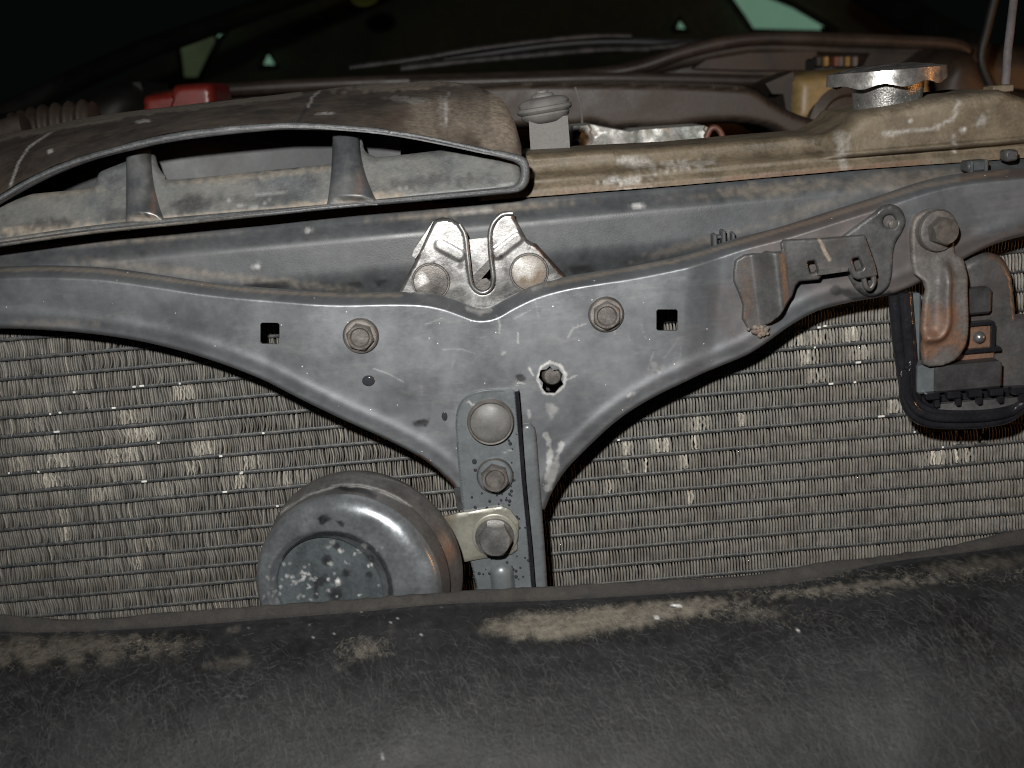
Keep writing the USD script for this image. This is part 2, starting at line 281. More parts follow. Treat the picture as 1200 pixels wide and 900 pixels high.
# ------------------------------------------------------------------ radiator: tubes, fin rows, top tank
PITCH, Z4 = 0.0105, -0.0049
XL, XR = -0.37, 0.37
rows = range(-3, 20)                      # tube k lies at Z4 - (k - 4) * PITCH
rad = thing('radiator', 'dusty car radiator with bent brown fins, flat tubes and a brown plastic top tank', 'radiator', (0, 0.01, -0.19))
zk = lambda k: Z4 - (k - 4) * PITCH
obj('core_back', box((0, .024, (zk(-3) + zk(19)) / 2), (XR - XL, .004, abs(zk(19) - zk(-3)) + .01)), 'core_dark', rad, smooth=False)
nx = 420
for k in rows:
    x = np.linspace(XL, XR, nx); wob = .00035 * (meshkit.fbm(np.stack([x * 26, np.full(nx, k * 3.1), np.zeros(nx)], 1), 3, 3) - .5) * 2 + .00022 * (meshkit.noise(np.stack([x * 330, np.full(nx, k * 3.1), np.zeros(nx)], 1), 4) - .5)
    prof = np.array([(.020, -.00115), (.0009, -.00115), (.0005, -.0008), (.0003, 0), (.0005, .0008), (.0009, .00115), (.020, .00115)])
    v = np.stack([np.repeat(x, 7), np.tile(prof[:, 0], nx), zk(k) + np.repeat(wob, 7) + np.tile(prof[:, 1], nx)], 1)
    i, j = np.meshgrid(np.arange(nx - 1), np.arange(6), indexing='ij'); q = lambda a, b: (a * 7 + b).ravel()
    f = np.vstack([np.stack([q(i, j), q(i + 1, j), q(i + 1, j + 1)], 1), np.stack([q(i, j), q(i + 1, j + 1), q(i, j + 1)], 1)])
    obj('tube', trimesh.Trimesh(v, f, process=False), 'tube_metal', rad, smooth=60)
# crushed fin spots seen in the picture: x, y, radius in pixels, strength
spots = [(40, 505, 16, .7), (65, 535, 22, 1), (60, 567, 18, .9), (70, 612, 10, .8), (150, 490, 20, .8), (140, 535, 26, .9), (215, 462, 16, .8), (170, 510, 18, .7), (240, 520, 20, .8), (225, 545, 12, .9), (295, 537, 16, 1), (280, 560, 18, .8), (20, 540, 12, .7),
         (175, 640, 14, .5), (76, 622, 6, 1), (158, 660, 6, 1), (940, 395, 18, .5), (1010, 405, 13, 1), (965, 390, 12, .8), (1000, 395, 12, .8), (950, 420, 10, .9), (960, 440, 12, .7), (1098, 537, 11, 1.3), (1122, 538, 6, 1.2), (1137, 535, 5, 1), (1125, 515, 7, 1), (1150, 512, 6, 1), (1050, 470, 10, .9),
         (870, 492, 5, 1), (735, 520, 8, .9), (770, 520, 8, .9), (782, 518, 5, 1), (815, 520, 5, .9), (803, 540, 5, 1), (733, 545, 5, 1), (758, 545, 4, 1), (715, 567, 4, 1), (810, 585, 4, 1), (820, 495, 14, .7), (1190, 420, 14, .5), (120, 575, 20, .6), (200, 575, 24, .5), (340, 560, 18, .5), (30, 470, 16, .5), (90, 455, 14, .5)]
spw = [(*U(a, b, 0)[[0, 2]], r * PX(0), s) for a, b, r, s in spots]
fp = 0.00185
for k in list(rows)[:-1]:
    zt, zb = zk(k) - .0009, zk(k + 1) + .0009
    xc = [XL]
    while xc[-1] < XR: xc.append(xc[-1] + .00122 + .00050 * float(sstep(-.14, .06, xc[-1])))
    xc = np.array(xc); n = len(xc); pit = .00122 + .00050 * sstep(-.14, .06, xc)
    t = np.linspace(0, 1, 6); z = (zt + rng.normal(-.0004, .0003, n))[:, None] * (1 - t) + (zb + rng.normal(-.0007, .0003, n))[:, None] * t
    mess = sstep(.08, -.12, xc) * .7 + .30                    # the left side is matted, the right still even
    lean = (meshkit.noise(np.stack([xc * 130, np.full(n, k * 7.3), np.zeros(n)], 1), 1) - .5) * .8 * mess + rng.normal(0, .26, n) * mess
    bow = (meshkit.noise(np.stack([xc * 210, np.full(n, k * 5.7), np.ones(n)], 1), 2) - .5) * .9 * mess
    crush = np.zeros(n); zm = (zt + zb) / 2
    for sx, sz, sr, ss in spw: crush += ss * np.exp(-((xc - sx) / sr) ** 2 * 1.2 - ((zm - sz) / max(sr, PITCH * .55)) ** 2 * 1.4)
    crush = np.clip(crush, 0, 1.2); rnd = rng.random((n, 6)) - .5; jit = rng.normal(0, 1, n)
    xx = xc[:, None] + fp * ((t - .5)[None] * lean[:, None] + (np.sin(np.pi * t) - .5)[None] * (bow + .15)[:, None] + rnd * .7 * crush[:, None] + jit[:, None] * .10 * mess[:, None])
    wid = (pit * (.39 + .07 * rng.random(n) + .30 * crush * rng.random(n)))[:, None] * (1 - .35 * np.abs(2 * t - 1)[None] ** 3)
    yin = .0004 + .0006 * rng.random(n)[:, None] * mess[:, None] + .0016 * crush[:, None] * rng.random((n, 6)) + (.0010 * np.clip(1 - 2 * t, 0, 1) ** 3 - .0004 * np.clip(2 * t - 1, 0, 1) ** 2)[None]
    tw = (rng.normal(0, .35, n) * mess + crush * rng.normal(0, .9, n))[:, None] * .0006
    cols = [np.stack([xx - wid, yin + .0010 + tw, np.broadcast_to(z, xx.shape)], -1), np.stack([xx - wid * .35, yin + .0001 + tw * .3, np.broadcast_to(z, xx.shape)], -1), np.stack([xx + wid * .5, yin + .00015 - tw * .3, np.broadcast_to(z, xx.shape)], -1),
            np.stack([xx + wid, yin + .0010 - tw, np.broadcast_to(z, xx.shape)], -1), np.stack([xx + wid * .9, yin * 0 + .012, np.broadcast_to(z, xx.shape)], -1)]
    V = np.stack(cols, 2)                                    # n, 6, 5, 3
    a, b, c = np.meshgrid(np.arange(n), np.arange(5), np.arange(4), indexing='ij'); q = lambda d, e: (a * 30 + (b + d) * 5 + c + e).ravel()
    f = np.vstack([np.stack([q(0, 0), q(1, 0), q(1, 1)], 1), np.stack([q(0, 0), q(1, 1), q(0, 1)], 1)])
    pal = np.clip(crush * rng.random(n) * 1.0 + (rng.random(n) > .94) * .45 * mess * rng.random(n), 0, 1) * .8
    drk = np.clip(rng.random(n) * 1.3 - .6, 0, 1) * mess
    vals = {'pale': np.repeat(pal, 30), 'dark': np.repeat(drk * (1 - pal), 30)}
    obj('fin_row', trimesh.Trimesh(V.reshape(-1, 3), f, process=False), 'fin_metal', rad, smooth=True, attrs=lambda v, q=vals: q)
flk = []
for a, b, w in [(66, 505, 9), (70, 483, 4), (87, 461, 4), (133, 477, 6), (157, 453, 5), (166, 452, 7), (185, 515, 4), (258, 531, 5), (168, 560, 8), (282, 551, 5), (263, 574, 7), (283, 551, 4), (10, 553, 3), (960, 385, 5), (967, 385, 5), (1006, 426, 8), (974, 450, 7), (1002, 448, 4), (1033, 490, 10), (47, 563, 3), (60, 492, 3), (210, 446, 3), (725, 516, 4), (955, 407, 3), (308, 505, 4), (325, 593, 4), (1072, 508, 3), (1105, 526, 3)]:
    c = U(a, b, -.0004); k = round((Z4 - c[2]) / PITCH + 4); s = PX(0)
    m = box((c[0], -.0003, zk(k) + .0002 + rng.normal(0, .0003)), (w * s * .8, .0005, .0011), .0002); flk.append(m)
obj('paint_flake', cat(flk), 'white_flake', rad, smooth=False, kind='stuff')

# top tank: long ribbed body, tall block at the right that carries the filler neck
TY = -0.004
tank_px = [(560, 236), (620, 231), (800, 217), (1000, 199), (1130, 190), (1230, 183), (1230, 122), (1200, 113), (1175, 105), (1120, 111), (1078, 118), (1030, 127), (1008, 133), (1000, 143), (985, 153), (975, 158), (900, 164), (800, 173), (700, 178), (620, 182), (560, 186)]
tz = lambda x, z: pxd(x, z, TY)
def tank_y(x, z, d):
    a, b = tz(x, z); base = 231 - (a - 620) * .0795           # the tank's lower rim in the picture
    h = base - b
    y = TY + .010 - .0065 * (1 - sstep(20, 24, h)) - .003 * (1 - sstep(9, 11, h))
    y = y - .012 * sstep(965, 995, a) * sstep(16, 22, h)      # the block stands proud
    y = y + .0035 * np.exp(-((h - 34) / 9) ** 2) * (a < 965)
    r = .006; return y + .008 * (1 - np.sqrt(np.clip(1 - (1 - np.clip(d / r, 0, 1)) ** 2, 0, 1))) * (h > 25) + .0015 * (meshkit.fbm(np.stack([x * 60, z * 60, z * 0], 1), 3, 2) - .5)
tank = obj('top_tank', sheet(poly(tank_px, TY), .0018, tank_y, .045, True), 'tank_plastic', rad, smooth=35, paint=[
    ('s', 'rust_and_shading', [(850, 211), (930, 204), (1000, 198), (1090, 190)], 3.0, .75, .5), ('s', 'rust_and_shading', [(620, 229), (720, 222), (830, 212)], 2.6, .35, .7),
    ('b', 'pale', 735, 211, 34, 5, 4, .45, 1.3), ('b', 'pale', 745, 190, 24, 9, 4, .30, 1.0), ('b', 'pale', 740, 224, 30, 4, 5, .5, 1.0), ('b', 'pale', 800, 193, 40, 6, 5, .25, 1.0),
    ('s', 'pale', [(1035, 157), (1065, 154), (1095, 150), (1115, 140), (1125, 120)], 2.2, .28, .9), ('s', 'pale', [(990, 195), (985, 172), (985, 160)], 5, .2, 1.0), ('b', 'pale', 1150, 142, 14, 6, 35, .22, .9), ('b', 'pale', 1130, 152, 4, 4, 0, .5, .5), ('b', 'pale', 1068, 141, 3, 3, 0, .6, .3),
    ('s', 'pale', [(1118, 180), (1117, 155)], 1.2, .3, .3), ('b', 'dark', 950, 163, 18, 4, 5, .35, .8), ('b', 'dark', 890, 172, 30, 5, 5, .25, .9), ('b', 'dust', 700, 222, 90, 6, 5, .5, .6), ('b', 'dust', 1100, 120, 80, 12, 8, .3, .7)])
# filler neck with its overflow stub
NY = 0.020
nc = U(1040, 127, NY); npx = PX(NY, 128)
neck = obj('filler_neck', revolve([(0, -.012), (37 * npx, -.012), (38 * npx, 0), (39.5 * npx, .002), (39 * npx, .005), (40.5 * npx, 22 * npx), (41 * npx, 30 * npx), (36 * npx, 31 * npx), (0, 31 * npx)], nc, (0, 0, 1)), 'neck_metal', tank, smooth=40)
b0 = U(1170, 104, .012); obj('tank_tab', box(b0, (24 * PX(0), .012, 8 * PX(0)), .0006), 'tank_plastic', tank)
b0 = U(1182, 182, -.012); obj('tank_clip', box(b0, (14 * PX(0), .008, 12 * PX(0)), .001), 'bracket_paint', rad)
# pressure cap: domed steel disc with turned-down ears
cc = U(1039, 88, NY); R = 62 * npx; prof = []
nA, nR = 96, 14; V = []; 
for ir in range(nR + 1):
    for ia in range(nA):
        a = 2 * math.pi * ia / nA; ear = max(0, math.cos(a)) ** 10 + max(0, -math.cos(a)) ** 10; r = ir / 10.0
        rr = R * min(r, 1.0) * (1 if r < .9 else 1 + .11 * ear * min(1, (r - .9) / .1)); 
        z = 5.5 * npx * (1 - min(r, 1) ** 3.2) + 6 * npx + 1.2 * npx * math.exp(-((r - .45) / .1) ** 2)
        if r > 1: z = 6 * npx - (r - 1) / .4 * npx * (14 + 5 * (.5 + .5 * math.cos(a * 8)) * (1 - ear)); rr = rr + npx * 1.0 * (r - 1) / .4
        V.append((cc[0] + rr * math.cos(a), cc[1] + rr * math.sin(a), cc[2] + z))
i, j = np.meshgrid(np.arange(nR), np.arange(nA), indexing='ij'); jn = (j + 1) % nA; q = lambda a, b: (a * nA + b).ravel()
F_ = np.vstack([np.stack([q(i, j), q(i + 1, j), q(i + 1, jn)], 1), np.stack([q(i, j), q(i + 1, jn), q(i, jn)], 1)])
capm = trimesh.Trimesh(np.array(V), F_, process=True); capm.update_faces(capm.nondegenerate_faces())
cap = thing('pressure_cap', 'shiny silver metal radiator cap with ears on the filler neck', 'cap', cc)
obj('cap_disc', capm, 'cap_metal', cap, smooth=50)
obj('cap_collar', revolve([(0, -4 * npx), (39.8 * npx, -4 * npx), (40.2 * npx, -12 * npx), (0, -12 * npx)][::-1], cc, (0, 0, 1), 48), 'neck_metal', cap)

# ------------------------------------------------------------------ dark shroud panel behind the latch
PY = -0.0095
def panel_y(x, z, d):
    a, b = pxd(x, z, PY); top = 236 - (a - 620) * .094; h = b - top
    return PY + .010 * (1 - sstep(0, 26, h)) + .012 * sstep(60, 120, h) + .0008 * (meshkit.fbm(np.stack([x * 30, z * 30, z * 0], 1), 3, 4) - .5)
pan_px = [(-40, 298), (0, 293), (150, 281), (300, 268), (420, 255), (560, 243), (620, 235), (800, 220), (950, 207), (1090, 194), (1230, 184), (1230, 300), (900, 360), (640, 400), (400, 400), (-40, 370)]
pan = thing('shroud_panel', 'smooth dark grey radiator shroud panel between the air duct and the cross beam', 'panel', U(600, 380, PY))
obj('panel_sheet', sheet(poly(pan_px, PY), .0022, panel_y, .002), 'panel_paint', pan, smooth=60, paint=[
    ('s', 'dark', [(290, 336), (305, 335), (335, 333)], 4, 1, .5), ('b', 'dark', 416, 334, 14, 4, 3, .95, .6), ('b', 'dark', 446, 331, 10, 4, 3, .9, .5), ('b', 'dark', 682, 316, 22, 7, 6, .9, .7), ('b', 'dark', 684, 300, 9, 12, 0, .5, .8),
    ('b', 'dark', 435, 318, 16, 16, 0, .5, .8), ('b', 'dark', 192, 313, 11, 9, 0, .5, .7), ('b', 'dark', 168, 298, 5, 4, 0, .6, .5), ('b', 'dark', 925, 250, 10, 10, 0, .45, .6), ('b', 'dark', 845, 236, 7, 4, 0, .5, .6),
    ('b', 'pale', 361, 268, 9, 2.4, 8, .9, .5), ('b', 'pale', 301, 312, 5, 4, 0, .45, 1.1), ('b', 'pale', 746, 241, 8, 2.5, -5, .7, 1), ('s', 'pale', [(522, 250), (560, 247), (575, 246)], .9, .2, 1), ('b', 'pale', 870, 260, 3, 2, 0, .4, .9), ('b', 'pale', 385, 290, 1.8, 1.8, 0, .4, .4), ('b', 'pale', 678, 282, 1.8, 1.8, 0, .4, .4), ('b', 'pale', 425, 300, 1.8, 1.8, 0, .4, .4),
    ('b', 'dust', 560, 247, 120, 6, 5, .5, .7), ('b', 'dust', 900, 222, 110, 9, 5, .4, .8), ('b', 'dust', 1050, 212, 90, 14, 5, .35, .8), ('b', 'dust', 250, 322, 200, 6, -6, .35, .8), ('b', 'dust', 820, 284, 90, 6, 16, .25, .8), ('b', 'dust', 950, 245, 60, 8, 18, .25, .8), ('b', 'dust', 120, 283, 160, 4, 4, .4, .7)])
# moulded wire clip
c = U(846, 281, PY - .004); s = PX(PY)
clip = obj('wire_clip', cat([box(c + np.array([-9 * s, 0, 0]), (5 * s, .007, 16 * s), .0006), box(c + np.array([1 * s, 0, 2 * s]), (5 * s, .007, 19 * s), .0006), box(c + np.array([12 * s, 0, 1 * s]), (4 * s, .006, 14 * s), .0006), box(c + np.array([-4 * s, .001, 4 * s]), (9 * s, .005, 3 * s)), box(c + np.array([-4 * s, .001, -7 * s]), (12 * s, .005, 4 * s))]), 'panel_paint', pan, smooth=False)
c = U(1142, 194, -.014); obj('wire_clip', cat([box(c, (24 * s, .010, 12 * s), .001), box(c + np.array([-8 * s, -.004, 0]), (4 * s, .004, 13 * s), .0005), box(c + np.array([8 * s, -.004, 0]), (4 * s, .004, 13 * s), .0005)]), 'panel_paint', pan)

# ------------------------------------------------------------------ cross beam
BY = -0.036
top = smooth_pts([(-60, 320), (0, 316), (60, 315), (120, 318), (180, 326), (240, 335), (300, 341), (350, 344), (400, 346), (455, 345), (495, 346), (522, 351), (545, 359), (560, 364), (577, 362), (597, 351), (625, 338), (660, 328), (700, 321), (740, 315), (790, 305), (830, 295), (870, 282), (920, 269), (980, 250), (1040, 231), (1085, 216), (1130, 206), (1200, 199), (1260, 195)], 6)
bot = smooth_pts([(1260, 268), (1200, 281), (1170, 290), (1140, 304), (1100, 326), (1060, 345), (1035, 352), (1000, 358), (962, 368), (930, 385), (905, 403), (880, 419), (850, 432), (800, 452), (760, 472), (725, 495), (693, 524), (664, 554), (648, 580), (640, 600)], 6)
bot2 = smooth_pts([(541, 600), (534, 580), (526, 568), (505, 548), (480, 532), (440, 512), (400, 494), (350, 470), (300, 447), (250, 428), (200, 413), (150, 402), (100, 395), (50, 391), (0, 389), (-60, 389)], 6)
rr = lambda x0, y0, x1, y1: [(x0 + 2, y0), (x1 - 2, y0), (x1, y0 + 2), (x1, y1 - 2), (x1 - 2, y1), (x0 + 2, y1), (x0, y1 - 2), (x0, y0 + 2)]
ragged = [(633, 432), (640, 431), (644, 427), (648, 432), (654, 431), (659, 437), (657, 443), (660, 449), (655, 453), (650, 459), (640, 459), (635, 453), (636, 447), (631, 441)]
holes = [rr(305, 378, 328, 403), rr(768, 361, 793, 386), ragged]
bpg = poly(np.vstack([top, bot, bot2]), BY)
edge = bpg.boundary
lowline = LineString([tuple(U(a, b, BY)[[0, 2]]) for a, b in np.vstack([bot, bot2])])
bpg = bpg.difference(shapely.union_all([poly(h, BY) for h in holes]))
def beam_y(x, z, d):
    a, b = pxd(x, z, BY); e = shapely.distance(edge, shapely.points(x, z))
    low = shapely.distance(lowline, shapely.points(x, z)) < e + .001
    y = BY + .011 * np.where(low, 1 - np.sqrt(np.clip(1 - (1 - np.clip(e / .0040, 0, 1)) ** 2, 0, 1)), (1 - np.clip(e / .0045, 0, 1)) ** 1.25 * .8)
    raised = sstep(302, 372, a + (b - 400) * .10) * (1 - sstep(798, 842, a + (b - 380) * .08))
    y = y - .0030 * raised
    y = y - .0005 * np.exp(-((shapely.distance(lowline, shapely.points(x, z)) - .0095) / .0030) ** 2)
    return y + .0007 * (meshkit.fbm(np.stack([x * 22, z * 22, z * 0], 1), 3, 9) - .5)
beam = thing('cross_beam', 'wide grey painted steel cross beam over the radiator, narrowing down in the middle', 'beam', U(600, 580, BY))
scr = []
for _ in range(16):
    x, y, l, a = rng.uniform(480, 800), rng.uniform(365, 480), rng.uniform(8, 26), rng.uniform(-1.9, -.3); c = rng.uniform(-.5, .5)
    scr.append(('s', 'pale', [(x, y), (x + l * .5 * math.cos(a) + c * 3, y + l * .5 * math.sin(a)), (x + l * math.cos(a), y + l * math.sin(a))], rng.uniform(.7, 1.1), rng.uniform(.06, .2), .6))
beam_wear_and_shading = scr + [('s', 'pale', [(634, 430), (644, 424), (656, 428), (663, 438), (661, 452), (650, 462), (637, 460), (630, 445), (634, 430)], 1.7, .8, .9), ('s', 'pale', [(625, 440), (620, 431)], 1, .6, .4), ('s', 'pale', [(665, 445), (675, 440)], 1, .5, .4),
    ('s', 'pale', [(640, 508), (645, 525), (644, 545), (641, 560)], 3, .55, 1.5), ('s', 'pale', [(658, 522), (650, 545), (643, 572)], 3.5, .5, 1.5), ('b', 'pale', 620, 487, 2.5, 8, 0, .6, .9), ('b', 'pale', 648, 480, 8, 9, 0, .35, 1.), ('s', 'pale', [(548, 362), (562, 366), (574, 363)], 2.5, .6, .9),
    ('b', 'dark', 494, 495, 11, 6, 5, 1, .7), ('b', 'dark', 610, 443, 7, 5, -15, .85, .5), ('b', 'pale', 611, 449, 5, 1.5, -10, .6, .5), ('s', 'pale', [(438, 432), (455, 438), (472, 447)], .8, .3, .4), ('s', 'pale', [(520, 410), (540, 409), (556, 414)], .8, .2, .5), ('b', 'pale', 590, 414, 5, 2, 35, .35, .8), ('s', 'pale', [(585, 390), (586, 380), (582, 370)], 1, .28, .7), ('s', 'pale', [(607, 402), (607, 390)], 1, .45, .3),
    ('s', 'pale', [(665, 395), (672, 385), (687, 379)], .9, .3, .5), ('b', 'pale', 770, 430, 9, 7, 0, .25, 1), ('b', 'dark', 768, 432, 7, 6, 0, .4, .9), ('b', 'pale', 740, 462, 9, 3, 20, .5, .9),
    ('s', 'dust', [(-40, 318), (60, 315), (120, 318), (200, 328), (300, 341), (400, 346), (470, 346)], 2.5, .7, .4), ('s', 'dust', [(640, 334), (700, 322), (790, 306), (870, 283), (980, 251), (1085, 217), (1180, 201)], 2.6, .7, .4),
    ('b', 'rust_and_shading', 860, 375, 44, 54, 10, .22, .9), ('b', 'rust_and_shading', 1010, 295, 240, 75, -18, .38, .5), ('b', 'rust_and_shading', 900, 395, 16, 14, 0, .3, .8), ('s', 'rust_and_shading', [(490, 540), (520, 563), (533, 582)], 7, 1, .6), ('s', 'rust_and_shading', [(440, 513), (480, 533), (505, 549)], 4, .4, .6), ('b', 'rust_and_shading', 893, 389, 10, 8, 20, .7, .7),  # first two blobs paint in warm light and browner shading on the right arm
    ('s', 'rust_and_shading', [(1130, 207), (1200, 203)], 6, .5, .5), ('s', 'rust_and_shading', [(1150, 290), (1200, 272)], 9, .4, .6), ('b', 'rust_and_shading', 1010, 235, 60, 14, 16, .22, .8), ('s', 'dark', [(980, 340), (1010, 348), (1040, 346)], 5, .7, .8), ('s', 'pale', [(640, 334), (625, 339)], 2, .3, .8), ('b', 'dust', 60, 380, 60, 6, 0, .35, .8),  # first stroke paints in warm lamp light along the right top edge
    ('s', 'pale', [(545, 600), (520, 560), (480, 531), (420, 502)], 1.2, .25, .6), ('s', 'pale', [(650, 577), (664, 555), (693, 525), (725, 496), (800, 453)], 1.6, .35, .6), ('s', 'pale', [(880, 421), (930, 386), (962, 369), (1035, 353)], 1.2, .4, .8)]
bw_ = sheet(bpg, .00075, beam_y, .0016)
bv = bw_.vertices; bx_ = proj(bv)[0]; s_b = PX(BY)
dy_ = .09 * s_b * np.maximum(0, 335 - bx_) * sstep(345, 250, bx_)
bw_.vertices = CAM + (bv - CAM) * ((bv[:, 1] + dy_ - CAM[1]) / (bv[:, 1] - CAM[1]))[:, None]
obj('beam_web', bw_, 'beam_paint', beam, smooth=45, paint=beam_wear_and_shading)

def seat(px, py, Y): return U(px, py, Y)
def flange_bolt(px, py, Y, Rf, Rh, h, parent, turn=0, dish=.0018, wm='bolt_washer', hm='bolt_steel', label=None, axis=(0, -1, 0)):
    c = U(px, py, Y); s = PX(Y, py); rf, rh = Rf * s, Rh * s
    w = revolve([(0, -.002), (rf, -.002), (rf, .0008), (rf - .0005, .0014), (rh * 1.08, .0022), (0, .0023)], c, axis, 48)
    b = obj('bolt', w, wm, parent, label=label)
    obj('hex_head', hexhead(rh, h, c + np.array(axis) * .0016, axis, turn, dish), hm, b, smooth=28)
    obj('bolt_rim', revolve([(rf - .0013, .0006), (rf - .0004, .0021), (rf, .0012), (rf, .0004)], c, axis, 48), hm, b)
flange_bolt(423, 393, BY - .0032, 21, 16.5, .0040, beam, 12)
flange_bolt(710, 368, BY - .0032, 21, 17, .0040, beam, -4)
c = U(645, 441, BY + .004); s = PX(BY)     # stud end seen through the torn hole
obj('stud_end', revolve([(0, -.004), (13 * s, -.004), (12 * s, .0025), (9 * s, .004), (0, .0042)], c + np.array([2 * s, 0, 2 * s])), 'bolt_steel', beam)

# ------------------------------------------------------------------ hood latch
LY = -0.024
la = thing('hood_latch', 'bare steel hood latch with a U-shaped slot, standing behind the beam notch', 'latch', U(562, 360, LY))
uslot = smooth_pts([(538, 263), (545, 276), (548, 300), (551, 325), (555, 337), (565, 343), (575, 338), (578, 325), (575, 300), (574, 276), (578, 262), (588, 252), (601, 250)], 6)
l_px = [(440, 375), (467, 343), (488, 303), (490, 296), (509, 259), (519, 256), (530, 258)] + [tuple(p) for p in uslot] + [(604, 257), (610, 268), (617, 281), (623, 285), (629, 287), (664, 325), (690, 375)]
capsules = [LineString([tuple(U(516, 287, LY)[[0, 2]]), tuple(U(538, 299, LY)[[0, 2]])]), LineString([tuple(U(583, 297, LY)[[0, 2]]), tuple(U(606, 279, LY)[[0, 2]])])]
def latch_y(x, z, d):
    y = LY + .0015 * (1 - np.sqrt(np.clip(1 - (1 - np.clip(d / .0015, 0, 1)) ** 2, 0, 1)))
    y = y + .05 * np.maximum(0, z - U(560, 318, LY)[2])
    for q in capsules:
        e = shapely.distance(q, shapely.points(x, z)); y = y - .0006 * (1 - sstep(.0022, .0032, e))
    return y
obj('latch_plate', sheet(poly(l_px, LY), .0009, latch_y, .003), 'zinc', la, smooth=40, paint=[('b', 'dark', 497, 330, 30, 22, -50, .45, .8), ('b', 'dark', 530, 345, 30, 12, -20, .45, .8), ('b', 'dark', 600, 340, 36, 10, 20, .45, .8), ('b', 'dark', 648, 312, 14, 20, 40, .4, .8), ('s', 'rust_and_shading', [(628, 287), (645, 305), (662, 324)], 4, .9, .4), ('b', 'dark', 540, 310, 4, 7, 0, .8, .6), ('b', 'dark', 509, 307, 2.5, 2.5, 0, .9, .2), ('b', 'dark', 587, 300, 2.5, 2.5, 0, .9, .2), ('s', 'rust_and_shading', [(597, 252), (604, 258)], 2, .6, .5)])
obj('slot_rim', tube([U(a, b, LY - .0010) + np.array([0, .05 * max(0, U(a, b, LY)[2] - U(560, 318, LY)[2]), 0]) for a, b in uslot] , .0012, 8), 'zinc', la, paint=[('b', 'dark', 566, 335, 20, 16, 0, .5, .6)])
tab = [(508, 259), (485, 293), (483, 300), (487, 303), (491, 297)]
tabw = np.array([U(a, b, LY) for a, b in tab]); tabw[:, 1] += .05 * np.maximum(0, tabw[:, 2] - U(560, 318, LY)[2]); back = tabw + np.array([-.001, .012, .002])
obj('folded_ear', trimesh.convex.convex_hull(np.vstack([tabw, tabw + [0.0, .012, 0]])), 'zinc', la, smooth=False)
for a, b, r, pnt in ((505, 330, 20, [('b', 'pale', 492, 327, 7, 10, 10, .9, .6), ('b', 'dark', 512, 335, 13, 14, 0, .55, .8)]), (620, 319, 20.5, [('b', 'dust', 620, 319, 21, 21, 0, 1, .1), ('b', 'pale', 617, 314, 17, 14, 0, .75, .8), ('b', 'rust_and_shading', 628, 325, 10, 9, 0, .5, .9), ('b', 'rust_and_shading', 610, 328, 7, 8, 0, .35, .9)])):
    c = U(a, b, LY - .0002); s = PX(LY)
    rv = obj('rivet', revolve([(0, -.002), (r * s, -.002), (r * s, .0003), (r * s * .96, .0010), (r * s * .5, .0013)] + [(0, .0013)], c, (0, -1, 0), 56), 'bolt_steel', la, paint=pnt, label='left rivet of dull grey steel' if a < 560 else 'right rivet crusted with pale corrosion')
    obj('rivet_rim', revolve([(r * s * 1.10, 0), (r * s * 1.06, .0013), (r * s * 1.0, .0013), (r * s * .97, .0004)], c, (0, -1, 0), 56), 'bolt_steel', rv)
obj('back_plate', sheet(poly([(540, 282), (556, 280), (582, 277), (582, 300), (552, 326), (538, 332)], LY + .0050), .002, lambda x, z, d: LY + .0050, .001), 'zinc', la, paint=[('b', 'pale', 560, 292, 20, 18, 0, .9, .5)])
pw = [U(a, b, LY + .0026) for a, b in ((551, 327), (574, 303), (577, 312), (556, 336))]; pw = np.array(pw)
obj('pawl', trimesh.convex.convex_hull(np.vstack([pw, pw + [0, .0015, 0]])), 'rust_steel', la, smooth=False, paint=[('b', 'rust_and_shading', 565, 318, 16, 16, 0, .6, .6)])
c = [U(a, b, LY + .0032) for a, b in ((548, 352), (552, 330), (570, 326), (580, 335), (582, 352))]
obj('slot_floor', trimesh.convex.convex_hull(np.vstack([c, np.array(c) + [0, .0014, 0]])), 'bolt_steel', la, smooth=False)

# ------------------------------------------------------------------ centre post with plug and bolts
QY = -0.0425
post_px = [tuple(p) for p in smooth_pts([(545, 640), (541, 590), (538, 560), (535, 520), (534, 492), (539, 474), (550, 464), (570, 459), (604, 458)], 5)] + [(612, 540), (620, 640), (628, 730), (566, 730), (560, 697), (552, 662)]
dimple = LineString([tuple(U(588, 671, QY)[[0, 2]]), tuple(U(594, 730, QY)[[0, 2]])])
def post_y(x, z, d):
    y = QY + .001 * (1 - np.sqrt(np.clip(1 - (1 - np.clip(d / .001, 0, 1)) ** 2, 0, 1)))
    e = shapely.distance(dimple, shapely.points(x, z)); r = .0058
    return y - .0062 * np.sqrt(np.clip(1 - (e / r) ** 2, 0, 1)) * .75
post = thing('center_post', 'dark blue-grey steel post bolted under the beam, with a round plug and water beads', 'post', U(595, 700, QY))
obj('post_plate', sheet(poly(post_px, QY), .0010, post_y, .002), 'post_paint', post, smooth=35, paint=[('s', 'pale', [(548, 470), (555, 475), (560, 480)], 1, .5, .3), ('s', 'pale', [(590, 530), (600, 528)], 1, .3, .3)])
lipA = np.array([U(a, b, QY) for a, b in ((603, 456), (605, 480), (611, 560), (619, 640), (626, 730))])
lip = cat([trimesh.convex.convex_hull(np.vstack([lipA[i:i + 2] + d for d in ([0, .001, 0], [0, -.0045, 0], [.0019, -.0040, 0], [.0019, .001, 0])])) for i in range(4)])
obj('post_lip', lip, 'wet_black', post, smooth=False)
st = poly([(609, 520), (610, 503), (614, 498), (622, 497), (627, 502), (629, 512), (634, 580), (640, 660), (644, 730), (624, 730), (616, 640)], QY + .0014)
obj('post_flange', sheet(st, .0015, edge_round(QY + .0014, .0014, .0014), .006), 'post_paint', post, smooth=40)
sidep = [U(a, b, QY + .003) for a, b in ((532, 572), (541, 570), (546, 598), (536, 598))]
